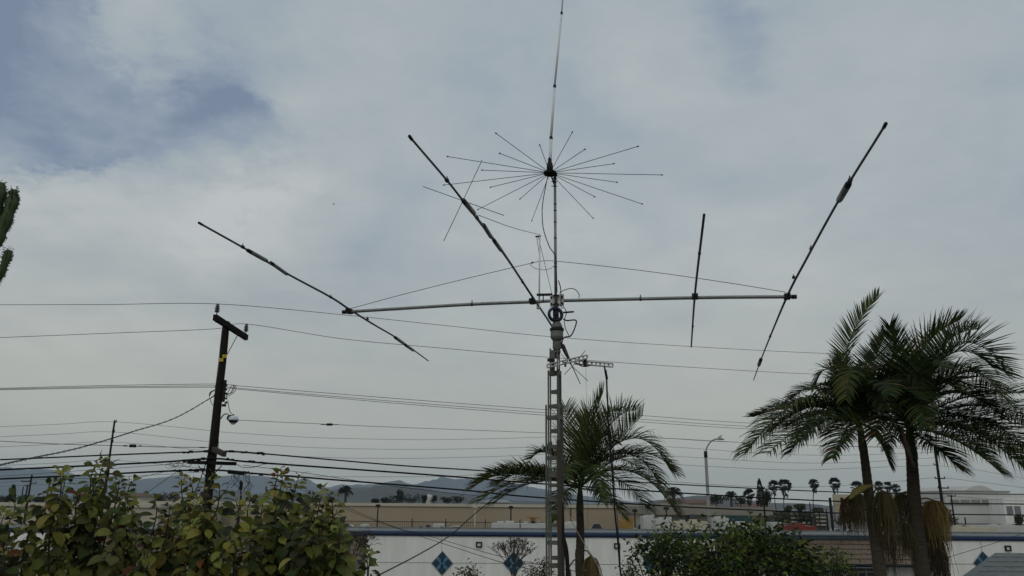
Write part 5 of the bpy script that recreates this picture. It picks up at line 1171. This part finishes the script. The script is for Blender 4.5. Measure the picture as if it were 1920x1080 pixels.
for x, yt, w_, lb in ((8, 926, 22, 'low tree at the extreme left edge'), (48, 928, 20, 'low tree right of the cone conifer'), (72, 930, 20, 'low dark tree below the far left poles'), (96, 928, 24, 'dark tree behind the first leafy shoots'), (150, 926, 30, 'far tree hidden behind the leafy tree top'), (272, 920, 10, 'small palm like tree right of the red roof'),
                      (300, 922, 26, 'dark treetop in the gap left of the pole'), (325, 921, 26, 'second dark treetop in the gap left of the pole'), (468, 930, 26, 'low tree right of the utility pole'), (590, 930, 22, 'low tree above the leafy tree right part'), (620, 932, 20, 'dark tree left of the squat date palm')):
    far_tree(x, yt, 944, w_, 240, lb, 240, pal_=[(.03, .035, .02), (.02, .028, .015)])
for x, yt, yb, w_, lb in ((1500, 944, 958, 18, 'dark twin crowned tree among far hills'), (1478, 949, 960, 12, 'small bush below the close fan palms'), (1535, 952, 960, 20, 'low bush left of the cream board posts'), (1465, 958, 985, 40, 'dark greenery left in the far town'), (1510, 960, 985, 40, 'dark greenery middle of the far town'), (1590, 962, 990, 40, 'brown greenery behind the left palm trunk'), (1910, 965, 990, 18, 'bare dark bush at the right edge'), (1775, 958, 985, 30, 'dark hedge behind the dried palm stalks')):
    far_tree(x, yt, yb, w_, 145, lb, 260, pal_=[(.03, .04, .018), (.05, .045, .03)])

# ---- cactus at the left edge
cc_ = thing('candelabra_cactus', (PY(-55, 500, 5).x, 5, 0), 'tall ribbed green cactus arms poking in at the left edge', 'cactus')
def cactus_arm(pxs, r, Y=5.0, name='arm'):
    P = catmull([PY(x, y, Y) for x, y in pxs], 6); n = len(P); b = MB(); sp_ = MB(); k = 10; V = []
    X = Vector((1, 0, 0)); 
    for i, p in enumerate(P):
        T = (P[min(i + 1, n - 1)] - P[max(i - 1, 0)]).normalized(); X = (X - T * X.dot(T)).normalized(); Yv = T.cross(X); f = i / (n - 1)
        rr = r * (1 + .13 * math.sin(i * 1.15)) * (1 if f < .85 else math.sqrt(max(.04, 1 - ((f - .85) / .15) ** 2)))
        for j in range(k):
            a = 2 * math.pi * j / k; q = rr * (1.0 if j % 2 == 0 else .62); V.append(p + (X * math.cos(a) + Yv * math.sin(a)) * q)
            if j % 2 == 0:
                for _ in range(2):
                    o_ = p + (X * math.cos(a) + Yv * math.sin(a)) * q + T * rnd(-.02, .02); sp_.tube([o_, o_ + ((X * math.cos(a) + Yv * math.sin(a)) + T * rnd(-.6, .6)).normalized() * rnd(.008, .016)], [.003, .001], 3)
    b.add(V, [(i * k + j, i * k + (j + 1) % k, (i + 1) * k + (j + 1) % k, (i + 1) * k + j) for i in range(n - 1) for j in range(k)] + [tuple((n - 1) * k + j for j in range(k))])
    o = b.build(name, M_cactus, cc_, True); tag(sp_.build('spines', M_spine, o), kind='stuff')
cactus_arm([(-55, 560), (-30, 500), (-4, 450), (12, 415), (24, 378), (25, 371)], .040); cactus_arm([(22, 388), (24, 375), (25, 362), (24, 356)], .030)
cactus_arm([(-55, 540), (-30, 450), (-8, 400), (0, 365), (-1, 341)], .042); cactus_arm([(-55, 600), (-20, 548), (2, 512), (14, 482), (17, 468)], .027)
cactus_arm([(-55, 1400), (-55, 1000), (-55, 700), (-55, 540), (-60, 420)], .075, name='stem')
for ch in [c for c in cc_.children if c.name.startswith('stem')]: pass

# lines over the white building
wire3([(965, 905, 24), (925, 935, 22), (885, 968, 20), (845, 1003, 18), (790, 1037, 16), (705, 1081, 14), (640, 1112, 13)], .012, M_cable, 'dark drop cable slanting down left across the white wall', 'drop lines over the white building', 'service_drop', 'cable')
wire3([(560, 915, 26), (640, 951, 24), (700, 975, 22.5), (760, 996, 21), (870, 1032, 19), (940, 1054, 17.5), (1020, 1073, 16), (1100, 1090, 15)], .0065, M_cable, 'lower of two thin lines slanting right across the white wall', 'drop lines over the white building', 'service_drop', 'cable')
wire3([(560, 911, 26.5), (640, 947, 24.5), (735, 986, 22), (800, 1004, 21), (870, 1024, 19.5), (930, 1041, 18), (1020, 1060, 16.5), (1100, 1075, 15.5)], .006, M_cable, 'upper of two thin lines slanting right across the white wall', 'drop lines over the white building', 'service_drop', 'cable')
wire3([(1960, 985, 24), (1875, 1015, 21), (1775, 1046, 18), (1730, 1062, 17.6)], .006, M_cable, 'thin line over the right white wall towards the palm', 'drop lines over the white building', 'service_drop', 'cable')
wire3([(1060, 945, 19), (1076, 985, 18.5), (1096, 1020, 18), (1115, 1050, 17.5), (1135, 1090, 17)], .009, M_conc, 'pale rope slanting from the tower past the palm trunk', 'drop lines over the white building', 'rope', 'rope')

# ================================================================== HAZE
mzx = max(v.co.z for o_ in col.objects if o_.name == 'mountains' for v in o_.data.vertices) + 4
hz = MB(); hz.box((0, 3720, mzx / 2 - .6), 13800, 7600, mzx + 1.2)
ho = hz.build('haze', M_ground, None, origin=(0, 3720, -1.2)); ho.data.materials.clear()
hm = bpy.data.materials.new('haze air'); hm.use_nodes = True; ht = hm.node_tree
for n in list(ht.nodes):
    if n.type == 'BSDF_PRINCIPLED': ht.nodes.remove(n)
pv = ht.nodes.new('ShaderNodeVolumePrincipled'); pv.inputs['Color'].default_value = (.74, .87, 1.0, 1); pv.inputs['Density'].default_value = .00012; pv.inputs['Anisotropy'].default_value = 0.0
ht.links.new(pv.outputs[0], ht.nodes['Material Output'].inputs['Volume'])
hm.cycles.homogeneous_volume = True if hasattr(hm.cycles, 'homogeneous_volume') else True
ho.data.materials.append(hm); tag(ho, 'thin pale air between the camera and the far mountains', kind='stuff')
